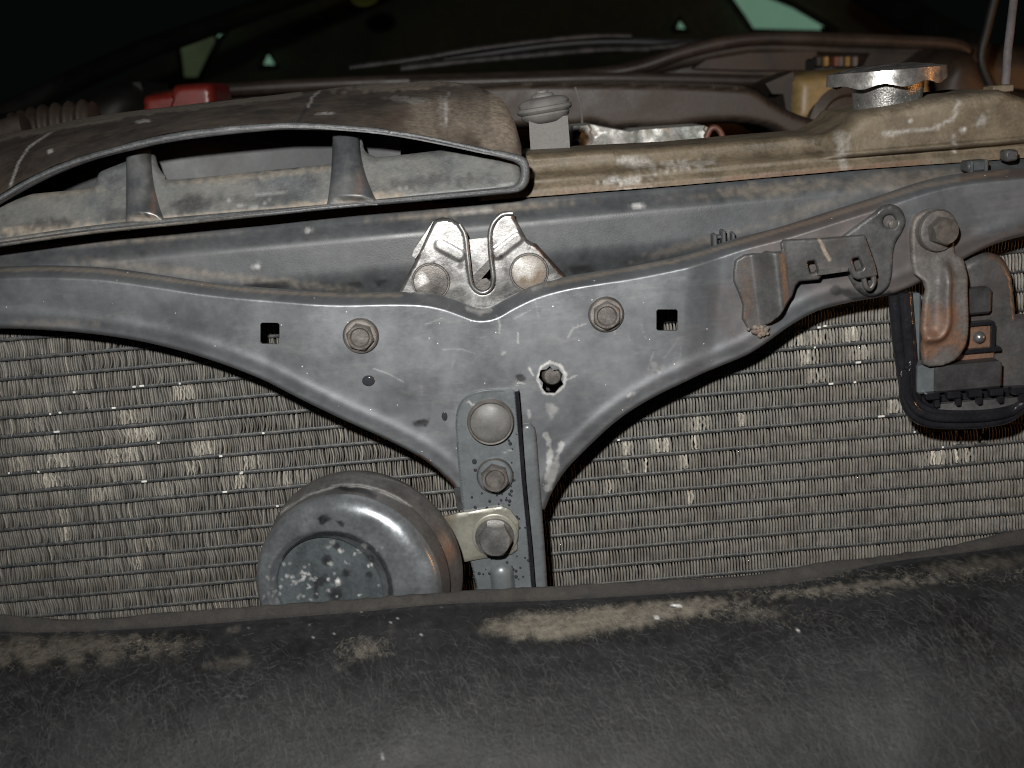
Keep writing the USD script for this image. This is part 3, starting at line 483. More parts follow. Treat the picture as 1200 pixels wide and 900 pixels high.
obj('post_foot', trimesh.convex.convex_hull(np.vstack([sidep, np.array(sidep) + [0, .02, 0]])), 'black_plastic', post, smooth=False)
c = U(575, 494, QY); s = PX(QY, 494); r = 27 * s
plug = obj('round_plug', revolve([(0, -.001), (r * .9, -.001), (r * .89, .0016), (r * .86, .0021), (r * .7, .0032), (r * .4, .0042), (0, .0046)], c, (0, -1, 0), 72), 'plug_rubber', post, smooth=50)
obj('plug_rim', revolve([(r * .87, 0), (r * .90, .0030), (r * .95, .0035), (r, .0026), (r * 1.03, 0)], c, (0, -1, 0), 72), 'bolt_washer', plug)
flange_bolt(580, 557, QY - .0004, 21.5, 17, .0055, post, 8, .0026, 'post_paint', 'bolt_steel', 'dark flanged bolt in the middle of the post')
# water beads
bd = []
for _ in range(60):
    a, b = rng.choice([0, 1, 2], p=[.55, .25, .2]), rng.random()
    x, y = ((604 + (b * 200) * .085 + rng.normal(-6, 6), 500 + b * 190) if a == 0 else (rng.uniform(552, 612), rng.uniform(655, 680)) if a == 1 else (rng.uniform(548, 600), rng.uniform(575, 596)))
    r = rng.uniform(.8, 2.2) * PX(QY); m = trimesh.creation.icosphere(2, r); m.apply_scale([1, .55, 1.1]); m.apply_translation(U(min(x, 603 + (y - 458) * .1), y, QY - .0003)); bd.append(m)
obj('water_bead', cat(bd), 'water', post, smooth=True, kind='stuff')
for (a, b, rx, rz, Y, lab) in ((432, 446, 8, 7, BY - .0026, 'water drop on the grey beam below the left bolt'), (521, 488, 3.4, 5.5, BY - .0028, 'small water drop on the beam left of the round plug'), (556, 541, 3, 3.5, QY, 'water drop on the post beside the middle bolt'), (557, 551, 2.2, 2.2, QY, 'tiny water drop just under another drop on the post')):
    m = trimesh.creation.icosphere(3, 1.0); s = PX(Y); m.apply_scale([rx * s, min(rx, rz) * s * .45, rz * s]); m.apply_translation(U(a, b, Y)); obj('water_drop', m, 'water', smooth=True, label=lab, cat='water drop', group='water drops on the beam and post')

# ------------------------------------------------------------------ horn and its bracket
HY = -0.077
hc = U(406, 690, HY); hs = PX(HY, 690); hr = 113 * hs
A_ = (-0.21, -1, 0.06); A_ = np.array(A_) / np.linalg.norm(A_)
horn = thing('horn', 'round silver-grey car horn with chipped paint, left of the post', 'horn', hc - A_ * .05 - np.array([0, 0, hr]))
nz = [('b', 'dark', 379, 608, 9, 8, 10, .95, .7), ('b', 'dark', 399, 613, 7, 4, -30, .85, .8), ('b', 'dark', 394, 640, 4.5, 4.5, 0, .9, .5), ('b', 'dark', 383, 657, 7, 8, 0, .95, .5), ('b', 'dark', 378, 680, 10, 7, 20, .85, .9), ('b', 'dark', 405, 672, 6, 6, 30, .9, .7), ('b', 'dark', 370, 693, 5, 9, 0, .9, .6), ('b', 'dark', 393, 697, 9, 14, -10, .85, 1.0), ('b', 'dark', 432, 673, 6, 5, -30, .85, .7), ('b', 'dark', 434, 655, 6, 5, 0, .6, .9), ('b', 'pale', 396, 681, 4, 4, 0, 1, .5)]
for _ in range(75):
    t = rng.random(); x, y = (rng.uniform(308, 372), rng.uniform(660, 706)) if t < .7 else (rng.uniform(372, 448), rng.uniform(632, 704))
    nz.append(('b', 'pale', x, y, rng.uniform(1.5, 3.6), rng.uniform(1.5, 3.2), rng.uniform(0, 90), rng.uniform(.2, .6), .9))
ri = 66 * hs
def lathe_fine(profile, c, axis, sections=220):
    p = np.array(profile, float); q = [p[0]]
    for a, b in zip(p[:-1], p[1:]):
        n = max(1, int(np.linalg.norm(b - a) / .0012)); q += [a + (b - a) * k / n for k in range(1, n + 1)]
    return revolve(q, c, axis, sections)
cd = hc - A_ * .0036 + np.array([-22 * hs, 0, -2 * hs])
ex = np.array([1.0, 0, 0]) - A_ * A_[0]; ex /= np.linalg.norm(ex); ez = np.cross(ex, -A_)
dm = sheet(Polygon([(ri * math.cos(t), ri * math.sin(t)) for t in np.linspace(0, 2 * math.pi, 90)[:-1]]), .0007, lambda x, z, d: .0004 * (1 - np.clip(d / .0006, 0, 1)) - .0006 * np.exp(-(np.hypot(x, z) / .003) ** 4), .003)
dm.vertices = cd + dm.vertices[:, :1] * ex + dm.vertices[:, 2:] * ez - dm.vertices[:, 1:2] * A_
obj('front_disc', dm, 'horn_disc', horn, smooth=30, paint=nz)
# dished front ring, off centre around the disc
nA, nR = 320, 44; V = []
for ir in range(nR + 1):
    t = ir / nR
    for ia in range(nA):
        a = 2 * math.pi * ia / nA; d = np.array([math.cos(a), math.sin(a)])
        off = np.array([-22 * hs, -2 * hs])
        rin = ri * .99; inn = off + d * rin; out = d * hr
        if t < .12: p = inn + d * 0; y = -.0038 + .0036 * (t / .12)
        else: q = (t - .12) / .88; p = inn + (out - inn) * q; y = -.0002 + .0042 * math.sin(min(1, q / .3) * math.pi / 2) - .0016 * max(0, q - .3) - (.0066 * (1 - math.sqrt(max(0, 1 - ((q - .66) / .34) ** 2))) if q > .66 else 0)
        V.append((p[0], -y, p[1]))
V = np.array(V); i, j = np.meshgrid(np.arange(nR), np.arange(nA), indexing='ij'); jn = (j + 1) % nA; q = lambda a, b: (a * nA + b).ravel()
F_ = np.vstack([np.stack([q(i, j), q(i + 1, jn), q(i + 1, j)], 1), np.stack([q(i, j), q(i, jn), q(i + 1, jn)], 1)])
V = hc + V[:, :1] * ex + V[:, 2:] * ez - V[:, 1:2] * A_
ring = trimesh.Trimesh(V, F_[:, ::-1], process=False)
obj('front_ring', ring, 'horn_metal', horn, smooth=35, paint=nz + [('s', 'dark', [(389 + 69 * math.cos(t), 694 - 69 * math.sin(t)) for t in np.linspace(2.5, -.1, 14)], 3.2, .8, .4), ('b', 'dark', 470, 618, 40, 9, -40, .2, .9)])  # dark arc around the disc paints in the shade of the recess wall
obj('horn_body', lathe_fine([(hr * .97, -.0042), (hr * .999, -.0036), (hr * 1.006, -.006), (hr * 1.03, -.014), (hr * 1.015, -.0155), (hr * 1.03, -.017), (hr * 1.085, -.022), (hr * 1.10, -.025), (hr * 1.095, -.028), (hr * 1.02, -.0300), (hr * .98, -.038), (hr * .7, -.042), (0, -.044)], hc, A_), 'horn_back', horn, smooth=35,
    paint=[('s', 'pale', [(330, 600), (360, 580), (400, 568), (440, 572), (480, 592)], 1.6, .5, .7), ('s', 'dark', [(400, 571), (425, 575), (438, 581)], 3.5, .95, .4), ('b', 'rust_and_shading', 520, 660, 12, 40, -30, .3, .8)])  # orange blob paints in the warm lamp light on the right rim
bY = QY - .0022
hb_px = [(494, 612), (510, 601), (530, 603), (545, 601), (588, 594), (598, 598), (608, 612), (606, 645), (599, 650), (560, 656), (530, 662), (512, 650)]
def hb_y(x, z, d):
    a, b = pxd(x, z, bY); return bY - .016 * (1 - sstep(492, 538, a)) + .0006 * (1 - np.sqrt(np.clip(1 - (1 - np.clip(d / .0008, 0, 1)) ** 2, 0, 1)))
hb = obj('mounting_strap', sheet(poly(hb_px, bY), .0012, hb_y, .0016), 'olive_steel', horn, smooth=40, paint=[('b', 'dust', 500, 622, 20, 20, 0, .3, .8)])
c = U(580, 627, bY); s = PX(bY, 627)
bt = obj('bolt', revolve([(0, -.001), (27 * s, -.001), (27 * s, .0006), (25 * s, .0012), (20 * s, .0010), (0, .0010)], c, (0, -1, 0), 56), 'olive_steel', horn, label='zinc bolt holding the horn strap to the post')
obj('washer', revolve([(0, .001), (23 * s, .001), (22.5 * s, .0028), (0, .0030)], c + np.array([-.5 * s, 0, -1 * s]), (0, -1, 0), 48), 'zinc', bt)
obj('hex_head', hexhead(20 * s, .0072, c + np.array([0, -.0026, 0]), (0, -1, .05), 20, 0), 'zinc', bt, smooth=25)

# ------------------------------------------------------------------ rod clip bracket on the right arm (left lobe, fold, slotted plate)
KY = BY - .0022
k_px = [(860, 318), (862, 305), (872, 299), (890, 296), (894, 292), (912, 292), (910, 283), (914, 279), (960, 277), (1008, 273), (1020, 307), (1023, 321), (1000, 325), (995, 323), (991, 316), (960, 317), (955, 325), (932, 327), (928, 332), (924, 344), (914, 357), (900, 377), (886, 389), (877, 386), (870, 374), (871, 358), (866, 344), (860, 330)]
slots = [[(941, 304), (950, 303), (954, 315), (945, 318)], [(993, 301), (1001, 299), (1006, 312), (998, 315)]]
def lob_y(x, z, d):
    a, b = pxd(x, z, KY); w = sstep(884, 908, a - (b - 340) * .12)
    return KY - .0105 * w + .0028 * sstep(908, 922, a - (b - 340) * .1) + .0009 * (1 - np.sqrt(np.clip(1 - (1 - np.clip(d / .001, 0, 1)) ** 2, 0, 1)))
rb = thing('rod_clip_bracket', 'dark folded steel bracket with two slots, fixed to the right arm of the beam', 'bracket', U(930, 350, KY))
obj('bracket_plate', sheet(poly(k_px, KY, slots).buffer(-.0008).buffer(.0016).buffer(-.0008), .0006, lob_y, .0018), 'bracket_paint', rb, smooth=40, paint=[('s', 'dust', [(960, 280), (967, 296), (972, 304)], 2.2, .95, .6), ('b', 'rust_and_shading', 876, 340, 10, 40, 0, .3, .9), ('b', 'rust_and_shading', 893, 388, 9, 6, 0, .8, .6)])
c = [U(a, b, KY - .008) for a, b in ((957, 322), (992, 317), (993, 312), (958, 315))]
obj('spring_tongue', trimesh.convex.convex_hull(np.vstack([np.array(c) + [0, -.002, 0], np.array(c) + [0, .004, -.001]])), 'zinc', rb, smooth=False)
l2_px = [tuple(p) for p in smooth_pts([(985, 279), (1008, 262), (1026, 249), (1036, 242), (1048, 240), (1058, 247), (1062, 260), (1058, 272), (1050, 286), (1047, 302), (1046, 322), (1041, 338), (1028, 347), (1012, 346), (1000, 334), (990, 310), (985, 279)], 4)]
hole2 = [(1043 + 7.5 * math.cos(t), 259.5 + 7.5 * math.sin(t)) for t in np.linspace(0, 2 * math.pi, 20)[:-1]]
obj('lobe_plate', sheet(poly(l2_px, KY, [hole2]), .0010, edge_round(KY, .001, .001), .0018), 'bracket_paint', rb, smooth=40, paint=[('s', 'dark', [(1000, 336), (1012, 347), (1028, 348), (1042, 340)], 5, .8, .7), ('b', 'dust', 1000, 338, 6, 5, 0, .6, .8)])
c = U(1044, 262, KY + .004); obj('pin', revolve([(0, 0), (5 * s, 0), (5 * s, .004), (0, .0045)], c), 'bolt_steel', rb)
hk = smooth_pts([(1022, 318), (1024, 330), (1020, 338), (1015, 336), (1012, 326)], 5)
obj('hook', tube([U(a, b, KY - .006) for a, b in hk], .0013, 8), 'bracket_paint', rb)
obj('dirt_clump', cat([trimesh.creation.icosphere(1, rng.uniform(.0006, .0016)).apply_translation(U(rng.normal(891, 6), rng.normal(389, 3), KY - .0005)) for _ in range(26)]), 'rust_steel', rb, smooth=False, kind='stuff', paint=[('b', 'dust', 895, 392, 20, 14, 0, .6, .8), ('b', 'rust_and_shading', 888, 388, 12, 8, 0, .5, .8)])

# ------------------------------------------------------------------ hanging strap and black module at the far right
SY = BY - .003
s_px = [tuple(p) for p in smooth_pts([(1069, 300), (1068, 272), (1073, 255), (1084, 247), (1097, 245), (1110, 250), (1118, 262), (1119, 280), (1120, 297), (1130, 305), (1129, 335), (1130, 372), (1128, 398), (1118, 416), (1102, 425), (1084, 427)], 4)] + [(1077, 424), (1075, 390), (1078, 350), (1081, 338), (1078, 328), (1069, 320)]
bead = LineString([tuple(U(a, b, SY)[[0, 2]]) for a, b in smooth_pts([(1104, 312), (1102, 345), (1102, 375), (1094, 390), (1080, 392)], 4)])
def strap_y(x, z, d):
    a, b = pxd(x, z, SY); e = shapely.distance(bead, shapely.points(x, z))
    return SY - .006 * sstep(300, 330, b) - .0042 * np.exp(-(e / .0027) ** 2) + .0009 * (1 - np.sqrt(np.clip(1 - (1 - np.clip(d / .001, 0, 1)) ** 2, 0, 1)))
sp = thing('hanging_strap', 'rusty steel strap with an embossed bead, bolted to the beam at the right', 'strap', U(1098, 425, SY))
obj('strap_plate', sheet(poly(s_px, SY), .0010, strap_y, .0020), 'rust_steel', sp, smooth=40, paint=[('b', 'rust_and_shading', 1100, 392, 34, 30, 0, 1.0, .6), ('b', 'rust_and_shading', 1112, 372, 18, 26, 0, .8, .7), ('b', 'rust_and_shading', 1084, 372, 12, 20, 0, .9, .6), ('b', 'dark', 1103, 335, 10, 24, 0, .3, .8), ('b', 'rust_and_shading', 1075, 265, 10, 30, 0, .2, .9)])
flange_bolt(1098, 270, SY - .0003, 25, 17, .0075, sp, 5, 0, 'rust_steel', 'bolt_steel', 'dull grey bolt at the top of the strap', (.18, -1, .05))
MY = -0.030
md = thing('black_module', 'black plastic module in a glossy wet tray, hung on the rusty strap over the radiator', 'module', U(1130, 500, MY))
upx = [tuple(p) for p in smooth_pts([(1122, 316), (1140, 303), (1160, 298), (1176, 302), (1186, 318), (1190, 340), (1193, 372)], 4)] + [(1215, 372), (1225, 470), (1110, 470), (1112, 340)]
obj('back_plate', sheet(poly(upx, MY), .002, edge_round(MY, .003, .003), .006), 'bracket_paint', md, paint=[('s', 'rust_and_shading', [(1160, 299), (1178, 305), (1187, 325), (1191, 345)], 3, .7, .5)])
q3 = lambda x0, y0, x1, y1, Y, dp, ch=.0012: box((U(x0, (y0 + y1) / 2, Y) + U(x1, (y0 + y1) / 2, Y)) / 2 + [0, dp / 2, 0], (abs(U(x1, (y0 + y1) / 2, Y)[0] - U(x0, (y0 + y1) / 2, Y)[0]), dp, abs(U((x0 + x1) / 2, y0, Y)[2] - U((x0 + x1) / 2, y1, Y)[2])), ch)
tilt = trimesh.transformations.rotation_matrix(0, [0, 1, 0])
obj('upper_block', q3(1127, 339, 1163, 369, MY - .007, .012), 'black_plastic', md, smooth=False)
obj('rust_tab', q3(1118, 383, 1166, 427, MY - .003, .004, .0008), 'rust_steel', md, smooth=False, paint=[('b', 'rust_and_shading', 1140, 405, 60, 50, 0, 1, .3)])
obj('tab_frame', cat([q3(1131, 378, 1166, 382, MY - .005, .006, .0004), q3(1162, 380, 1167, 412, MY - .005, .006, .0004), q3(1120, 409, 1174, 414, MY - .006, .006, .0004)]), 'wet_black', md, smooth=False)
c = U(1147, 395, MY - .0035); obj('rivet', revolve([(0, 0), (7 * s, 0), (6.5 * s, .0015), (3.5 * s, .0028), (0, .0032)], c, (0, -1, 0), 32), 'zinc', md)
obj('lower_block', q3(1096, 427, 1175, 458, MY - .012, .014), 'black_plastic', md, smooth=False)
obj('side_block', q3(1076, 428, 1098, 462, MY - .010, .012), 'post_paint', md, smooth=False)
obj('side_rail', cat([tube([U(a, b, MY - .003) for a, b in smooth_pts([(1047, 345), (1052, 400), (1058, 440), (1062, 470)], 5)], .0028, 10), tube([U(a, b, MY - .004) for a, b in smooth_pts([(1060, 342), (1064, 390), (1068, 440), (1072, 470)], 5)], .0034, 10)]), 'wet_black', md)
obj('side_wall', q3(1056, 345, 1080, 430, MY + .001, .006), 'post_paint', md, smooth=False)
tr = smooth_pts([(1060, 440), (1060, 466), (1068, 484), (1084, 494), (1110, 497), (1150, 496), (1180, 490), (1200, 478), (1240, 470)], 6)
obj('tray_rim', cat([tube([U(a, b, MY - .008) for a, b in tr], .0026, 10), tube([U(a + 3, b - 7, MY - .010) for a, b in tr], .0024, 10), tube([U(a + 6, b - 13, MY - .008) for a, b in tr], .0022, 10)]), 'wet_black', md)
obj('tray_floor', sheet(poly([tuple(p) for p in tr] + [(1240, 450), (1080, 455)], MY), .002, lambda x, z, d: MY - .004, .004), 'wet_black', md)
for k in range(5):
    x = 1086 + k * 25; y = 466 - k * 1.6
    obj('tray_clip', cat([q3(x, y - 5, x + 16, y + 3, MY - .014, .005, .0006), q3(x + 10, y + 3, x + 16, y + 12, MY - .013, .004, .0006)]), 'wet_black', md, smooth=False)
obj('tray_ledge', q3(1098, 470, 1200, 484, MY - .009, .004, .0005), 'bracket_paint', md, smooth=False)

# ------------------------------------------------------------------ air intake duct
DY = -0.026
lip_top = smooth_pts([(-60, 262), (-30, 243), (0, 228), (27, 212), (53, 199), (80, 188), (107, 179), (133, 172), (160, 165), (187, 159), (227, 152), (267, 147.5), (300, 145), (328, 143.6), (357, 143.6), (396, 146), (442, 150), (484, 156.5), (527, 165), (569, 174), (597, 179), (611, 183)], 5)
lip_end = smooth_pts([(611, 183), (618, 188), (620.5, 196), (620.5, 210), (617, 219), (609, 225), (597, 227.5)], 4)[1:-1]
lip_bot = smooth_pts([(597, 227.5), (527, 233.5), (442, 241), (385, 246), (320, 253), (213, 264), (107, 275), (0, 290), (-60, 299)], 5)
in_px = smooth_pts([(-60, 288), (0, 280), (107, 265), (213, 254.5), (320, 245.5), (385, 240), (470, 231.5), (583, 221), (602, 218.5)], 5).tolist() + smooth_pts([(602, 218.5), (608, 214), (610, 206), (610, 196), (603, 190)], 4)[1:-1].tolist() + smooth_pts([(603, 190), (555, 177), (498, 164), (442, 157), (399, 153.6), (357, 152.5), (320, 153), (240, 161), (187, 169), (160, 175), (107, 188), (53, 209), (0, 237), (-60, 275)], 5).tolist()
du = thing('air_duct', 'dusty black and grey plastic air intake duct with a wide crescent mouth and two vanes', 'air duct', U(300, 260, DY))
lp = poly(np.vstack([lip_top, lip_end, lip_bot]), DY).difference(poly(in_px, DY))
mid = poly(np.vstack([lip_top, lip_end, lip_bot]), DY)
def lip_y(x, z, d):                                           # two beads with a groove between
    return DY + .0016 * (1 - np.clip(d / .0012, 0, 1)) ** 2 + .0009 * np.exp(-((d - .0016) / .0005) ** 2) * 0
obj('mouth_lip', sheet(lp, .0010, lip_y, .006), 'duct_lip', du, smooth=50, paint=[('b', 'dark', 130, 178, 150, 10, 14, .45, .9), ('b', 'dust', 150, 270, 260, 6, 5, .5, .8)])
inner2 = mid.buffer(-.0019); inner3 = mid.buffer(-.0026)
obj('lip_bead', sheet(inner2.difference(inner3), .0009, lambda x, z, d: DY - .0007, .002), 'black_plastic', du, smooth=50)
# upper shell
sky = smooth_pts([(-60, 172), (-20, 163), (0, 159), (50, 149), (100, 138), (150, 130.5), (200, 125), (250, 119), (300, 113.5), (335, 109.5), (371, 106), (413, 100.5), (470, 97), (512, 95.6), (541, 97.5), (562, 103), (580, 111), (592, 122), (600, 136), (606, 152), (611, 170)], 5)
res = lambda p, n: np.array([LineString(p).interpolate(t, normalized=True).coords[0] for t in np.linspace(0, 1, n)])
nS = 220; fx = res(lip_top, nS); sx = np.array([[x, np.interp(x, sky[:, 0], sky[:, 1])] for x in np.minimum(fx[:, 0], 611)])
A3 = np.array([U(a, b, DY + .0005) for a, b in fx]); 
fade = np.clip((611 - sx[:, 0]) / 160, 0.02, 1) ** .5
B3 = np.array([U(a, b, DY + .13 * f) for (a, b), f in zip(sx, fade)])
shape = lambda t: (.55 * t + .45 * (1 - np.cos(t * np.pi / 2)), .55 * t + .45 * np.sin(t * np.pi / 2))
sh = strip_surface(A3, B3, 60, shape)
C3 = B3 + np.array([0, .035, -.004]); D3 = C3 + np.array([0, .02, -.07])
sh2 = strip_surface(B3, C3, 4); sh3 = strip_surface(C3, D3, 6)
nn = meshkit.fbm(sh.vertices * 55, 3, 3) - .5; sh.vertices[:, 2] += .0016 * nn
shell = cat([sh, sh2, sh3]); shell.merge_vertices(digits_vertex=6)
seams = [('s', 'pale', [(12, 218), (22, 190), (34, 172), (58, 156)], 1.5, .40, .4), ('s', 'dark', [(350, 142), (357, 130), (362, 122)], 2.2, 1, .2), ('s', 'pale', [(361, 125), (366, 114), (374, 107)], 1.5, .35, .4), ('b', 'dark', 312, 131, 14, 4, 5, .9, .5), ('b', 'dark', 371, 124, 12, 3, 4, .95, .5),
         ('b', 'pale', 519, 128, 7, 20, 4, .12, .9), ('s', 'pale', [(525, 108), (523, 122), (522, 145)], 1.4, .30, .6), ('b', 'pale', 168, 142, 10, 2.5, 3, .45, .5), ('b', 'pale', 480, 117, 34, 5, -6, .16, .9), ('b', 'pale', 58, 177, 4, 3, 0, .5, .6), ('b', 'dust', 540, 140, 70, 36, 0, .45, .8), ('b', 'dust', 590, 130, 26, 50, 0, .6, .6), ('b', 'dust', 470, 100, 100, 8, 3, .5, .6), ('b', 'pale', 380, 133, 14, 2, 3, .3, .8), ('b', 'dark', 430, 114, 24, 4, 3, .5, .8),
         ('s', 'dust', [(-20, 165), (50, 151), (150, 133), (250, 121), (350, 110)], 5, .4, .6), ('b', 'dark', 110, 178, 110, 18, 16, .25, .9)]
obj('upper_shell', shell, 'duct_top', du, smooth=60, paint=seams)
obj('shell_lining', strip_surface(A3 + [0, .004, -.0022], B3 + [0, 0, -.006], 20, shape), 'core_dark', du, smooth=60)
# inner floor wall, tilted back, with its cut-outs
pn = np.array([0, -1.0, .62]); pn /= np.linalg.norm(pn); pp = U(300, 250, DY + .003)
fl_px = [(-60, 292), (-60, 268), (0, 240), (35, 228), (107, 221)] + smooth_pts([(107, 221), (111, 214), (114, 204), (122, 199), (149, 188), (160, 178), (176, 178)], 3).tolist() + smooth_pts([(180, 184), (184, 197), (192, 207), (204, 211), (320, 199.5), (384, 193), (391, 189)], 4).tolist() + [(392, 155), (418, 157)] + smooth_pts([(424, 166), (427, 177), (436, 183), (450, 184), (521, 176)], 4).tolist() + [(560, 178), (603, 190), (609, 196), (610, 210), (606, 219), (583, 224), (470, 235), (320, 249), (107, 269), (0, 285)]
fw = [UP(a, b, pp, pn) for a, b in fl_px]
fpg = Polygon([(p[0], p[2]) for p in fw]).buffer(0)
yz = lambda x, z: pp[1] + (z - pp[2]) * pn[2] / -pn[1]
obj('inner_wall', sheet(fpg, .0016, lambda x, z, d: yz(x, z) + .0018 * (1 - np.clip(d / .002, 0, 1)) ** 2 + .0012 * (meshkit.fbm(np.stack([x * 50, z * 50, z * 0], 1), 3, 5) - .5), .002), 'duct_grey', du, smooth=50, paint=[
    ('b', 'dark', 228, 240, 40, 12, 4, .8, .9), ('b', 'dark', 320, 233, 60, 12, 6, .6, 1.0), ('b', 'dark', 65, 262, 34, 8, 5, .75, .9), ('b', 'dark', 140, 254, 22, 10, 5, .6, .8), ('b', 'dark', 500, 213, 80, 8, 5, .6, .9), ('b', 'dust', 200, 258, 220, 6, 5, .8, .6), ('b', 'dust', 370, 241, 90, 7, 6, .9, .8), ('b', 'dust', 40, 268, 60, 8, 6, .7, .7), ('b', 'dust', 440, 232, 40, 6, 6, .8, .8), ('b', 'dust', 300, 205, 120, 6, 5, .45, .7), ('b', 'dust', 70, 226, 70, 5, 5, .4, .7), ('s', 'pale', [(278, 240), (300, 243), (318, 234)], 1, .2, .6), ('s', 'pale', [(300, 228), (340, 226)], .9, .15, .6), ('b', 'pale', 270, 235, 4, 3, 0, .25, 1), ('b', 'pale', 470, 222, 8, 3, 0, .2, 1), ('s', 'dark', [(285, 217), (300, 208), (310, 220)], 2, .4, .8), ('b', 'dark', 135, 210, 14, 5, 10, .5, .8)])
bw = DY + .052
obj('back_wall', sheet(poly([(-40, 215), (60, 185), (120, 160), (430, 125), (470, 150), (470, 225), (170, 235), (-40, 260)], bw), .004, lambda x, z, d: bw + .004 * np.sin(x * 40), .002), 'duct_deep', du, smooth=60)
obj('bottom_pan', strip_surface([U(a, b, DY + .003) for a, b in res(lip_bot[::-1], 60)], [U(a, b, DY + .003) + np.array([0, .12, .006]) for a, b in res(lip_bot[::-1], 60)], 4), 'black_plastic', du)
for (xl0, yt, xr0, xl1, yb, xr1) in ((149, 176, 177, 148, 259, 193), (390, 152, 421, 383, 240, 444)):
    V = []; nt, na = 26, 16
    for k in range(nt):
        t = k / (nt - 1); w = t ** 2.2; y = yt + (yb - yt) * t; l, r = xl0 + (xl1 - xl0) * w, xr0 + (xr1 - xr0) * w
        for m in range(na):
            a = math.pi * m / (na - 1); x = (l + r) / 2 - (r - l) / 2 * math.cos(a)
            p = UP(x, y, pp + [0, -.001, 0], pn); p = p + np.array([0, -.0075 * math.sin(a) ** .8 * (1 - .25 * t), 0]); p[1] = max(p[1], DY + .0005 - .0) if t > .9 else p[1]; V.append(p)
    i, j = np.meshgrid(np.arange(nt - 1), np.arange(na - 1), indexing='ij'); q = lambda a, b: (a * na + b).ravel()
    f = np.vstack([np.stack([q(i, j), q(i + 1, j), q(i + 1, j + 1)], 1), np.stack([q(i, j), q(i + 1, j + 1), q(i, j + 1)], 1)])
    obj('vane', trimesh.Trimesh(np.array(V), f, process=False), 'vane_grey', du, smooth=True, paint=[('b', 'dark', xl0 + 24, yb - 26, 7, 30, -10, .5, .8), ('b', 'rust_and_shading', xl0 + 30, yb - 20, 5, 26, -8, .4, .7), ('b', 'dust', (xl1 + xr1) / 2, yb, 30, 8, 0, .6, .6), ('b', 'dark', xl0 + 20, yt + 8, 14, 10, 0, .4, .8)])  # orange streak on the right of each vane is painted warm light

# ------------------------------------------------------------------ rubber mount beside the duct
SYY = 0.055
c = U(640, 141, SYY); s5 = PX(SYY, 140)
sm = thing('rubber_mount', 'grey post with a ribbed rubber grommet on top, right of the duct', 'mount', U(643, 185, SYY))
body = np.array([U(a, b, Y) for a, b, Y in ((619, 140, SYY), (664, 135, SYY), (668, 186, SYY), (622, 190, SYY))])
obj('mount_post', trimesh.convex.convex_hull(np.vstack([body + [0, -.008, 0], body + [.001, .012, 0], body[:2] + [[-.0, -.004, .001]] * 2])), 'stud_rubber', sm, smooth=20)
obj('grommet', revolve([(0, -2 * s5), (20 * s5, -2 * s5), (27 * s5, 3 * s5), (29 * s5, 7 * s5), (28 * s5, 9 * s5), (31 * s5, 10 * s5), (33 * s5, 13 * s5), (32 * s5, 16 * s5), (29 * s5, 17 * s5), (30 * s5, 20 * s5), (27 * s5, 24 * s5), (20 * s5, 26 * s5), (14 * s5, 27 * s5), (0, 27 * s5)], c, (-.08, 0, 1), 56), 'stud_rubber', sm, smooth=45)
obj('mount_nut', revolve([(0, 25 * s5), (13 * s5, 25 * s5), (13 * s5, 29 * s5), (11 * s5, 31 * s5), (7 * s5, 31.5 * s5), (7 * s5, 34 * s5), (0, 34 * s5)], c, (-.08, 0, 1), 32), 'stud_rubber', sm, smooth=30)

# ------------------------------------------------------------------ engine bay behind the radiator
EY = 0.24
e_px = smooth_pts([(540, 100), (600, 95.5), (700, 95), (800, 97), (868, 100), (888, 105), (905, 116), (925, 128), (950, 138), (990, 148)], 5).tolist() + smooth_pts([(990, 190), (930, 165), (900, 150), (860, 145), (815, 147), (790, 151), (740, 152), (722, 154), (706, 150), (690, 146), (672, 150), (600, 152), (540, 158)], 5).tolist()
ec = thing('engine_cover', 'dark brown plastic engine cover with a smooth front face behind the radiator tank', 'cover', U(720, 150, EY))
obj('cover_face', sheet(poly(e_px, EY), .0025, edge_round(EY, .006, .012), .10), 'brown_plastic', ec, smooth=50, paint=[('s', 'dust', [(540, 100), (600, 96), (700, 95), (800, 97), (870, 101)], 2.5, .5, .3)])
obj('cover_seam', tube([U(a, b, EY - .001) for a, b in smooth_pts([(674, 102), (679, 118), (682, 135), (682, 148)], 4)], .0007, 6), 'stud_rubber', ec)
AY = 0.20
def al_y(x, z, d):
    a, b = pxd(x, z, AY); n = meshkit.fbm(np.stack([x * 60, z * 60, z * 0], 1), 3, 6) - .5
    return AY + .02 * n - .008 * ((a > 676) & (a < 692)) - .006 * ((a > 745) & (a < 826)) + .006 * np.exp(-((a - 742) / 5) ** 2)
eb = obj('engine_casting', sheet(poly([(668, 200), (672, 148), (692, 146), (712, 150), (740, 155), (748, 152), (825, 147), (832, 150), (832, 200)], AY), .0025, al_y, .05), 'alloy', smooth=30, label='pale crinkled aluminium casting showing under the brown engine cover', cat='engine part')
obj('brown_wire', tube([U(a, b, .19) for a, b in smooth_pts([(826, 168), (832, 152), (840, 150), (846, 158), (848, 170)], 5)], .002, 8), 'copper_wire', smooth=True, label='reddish brown wire behind the tank, right of the aluminium casting', cat='wire')
RY = 0.36
rs = thing('coolant_reservoir', 'yellowed plastic coolant reservoir behind the radiator cap', 'reservoir', U(980, 150, RY))
obj('reservoir_body', sheet(poly([(928, 150), (930, 96), (936, 88), (962, 82), (1010, 79), (1095, 76), (1098, 150)], RY), .004, edge_round(RY, .012, .015), .10, True), 'yellow_plastic', rs, smooth=45)
obj('reservoir_shoulder', sheet(poly([(897, 98), (930, 84), (936, 150), (925, 150), (918, 110), (905, 110)], RY + .01), .004, lambda x, z, d: RY + .01, .05), 'brown_plastic', rs)
hs_ = [(950 + 0, 146), (956, 132), (968, 120), (985, 112), (1010, 109)]
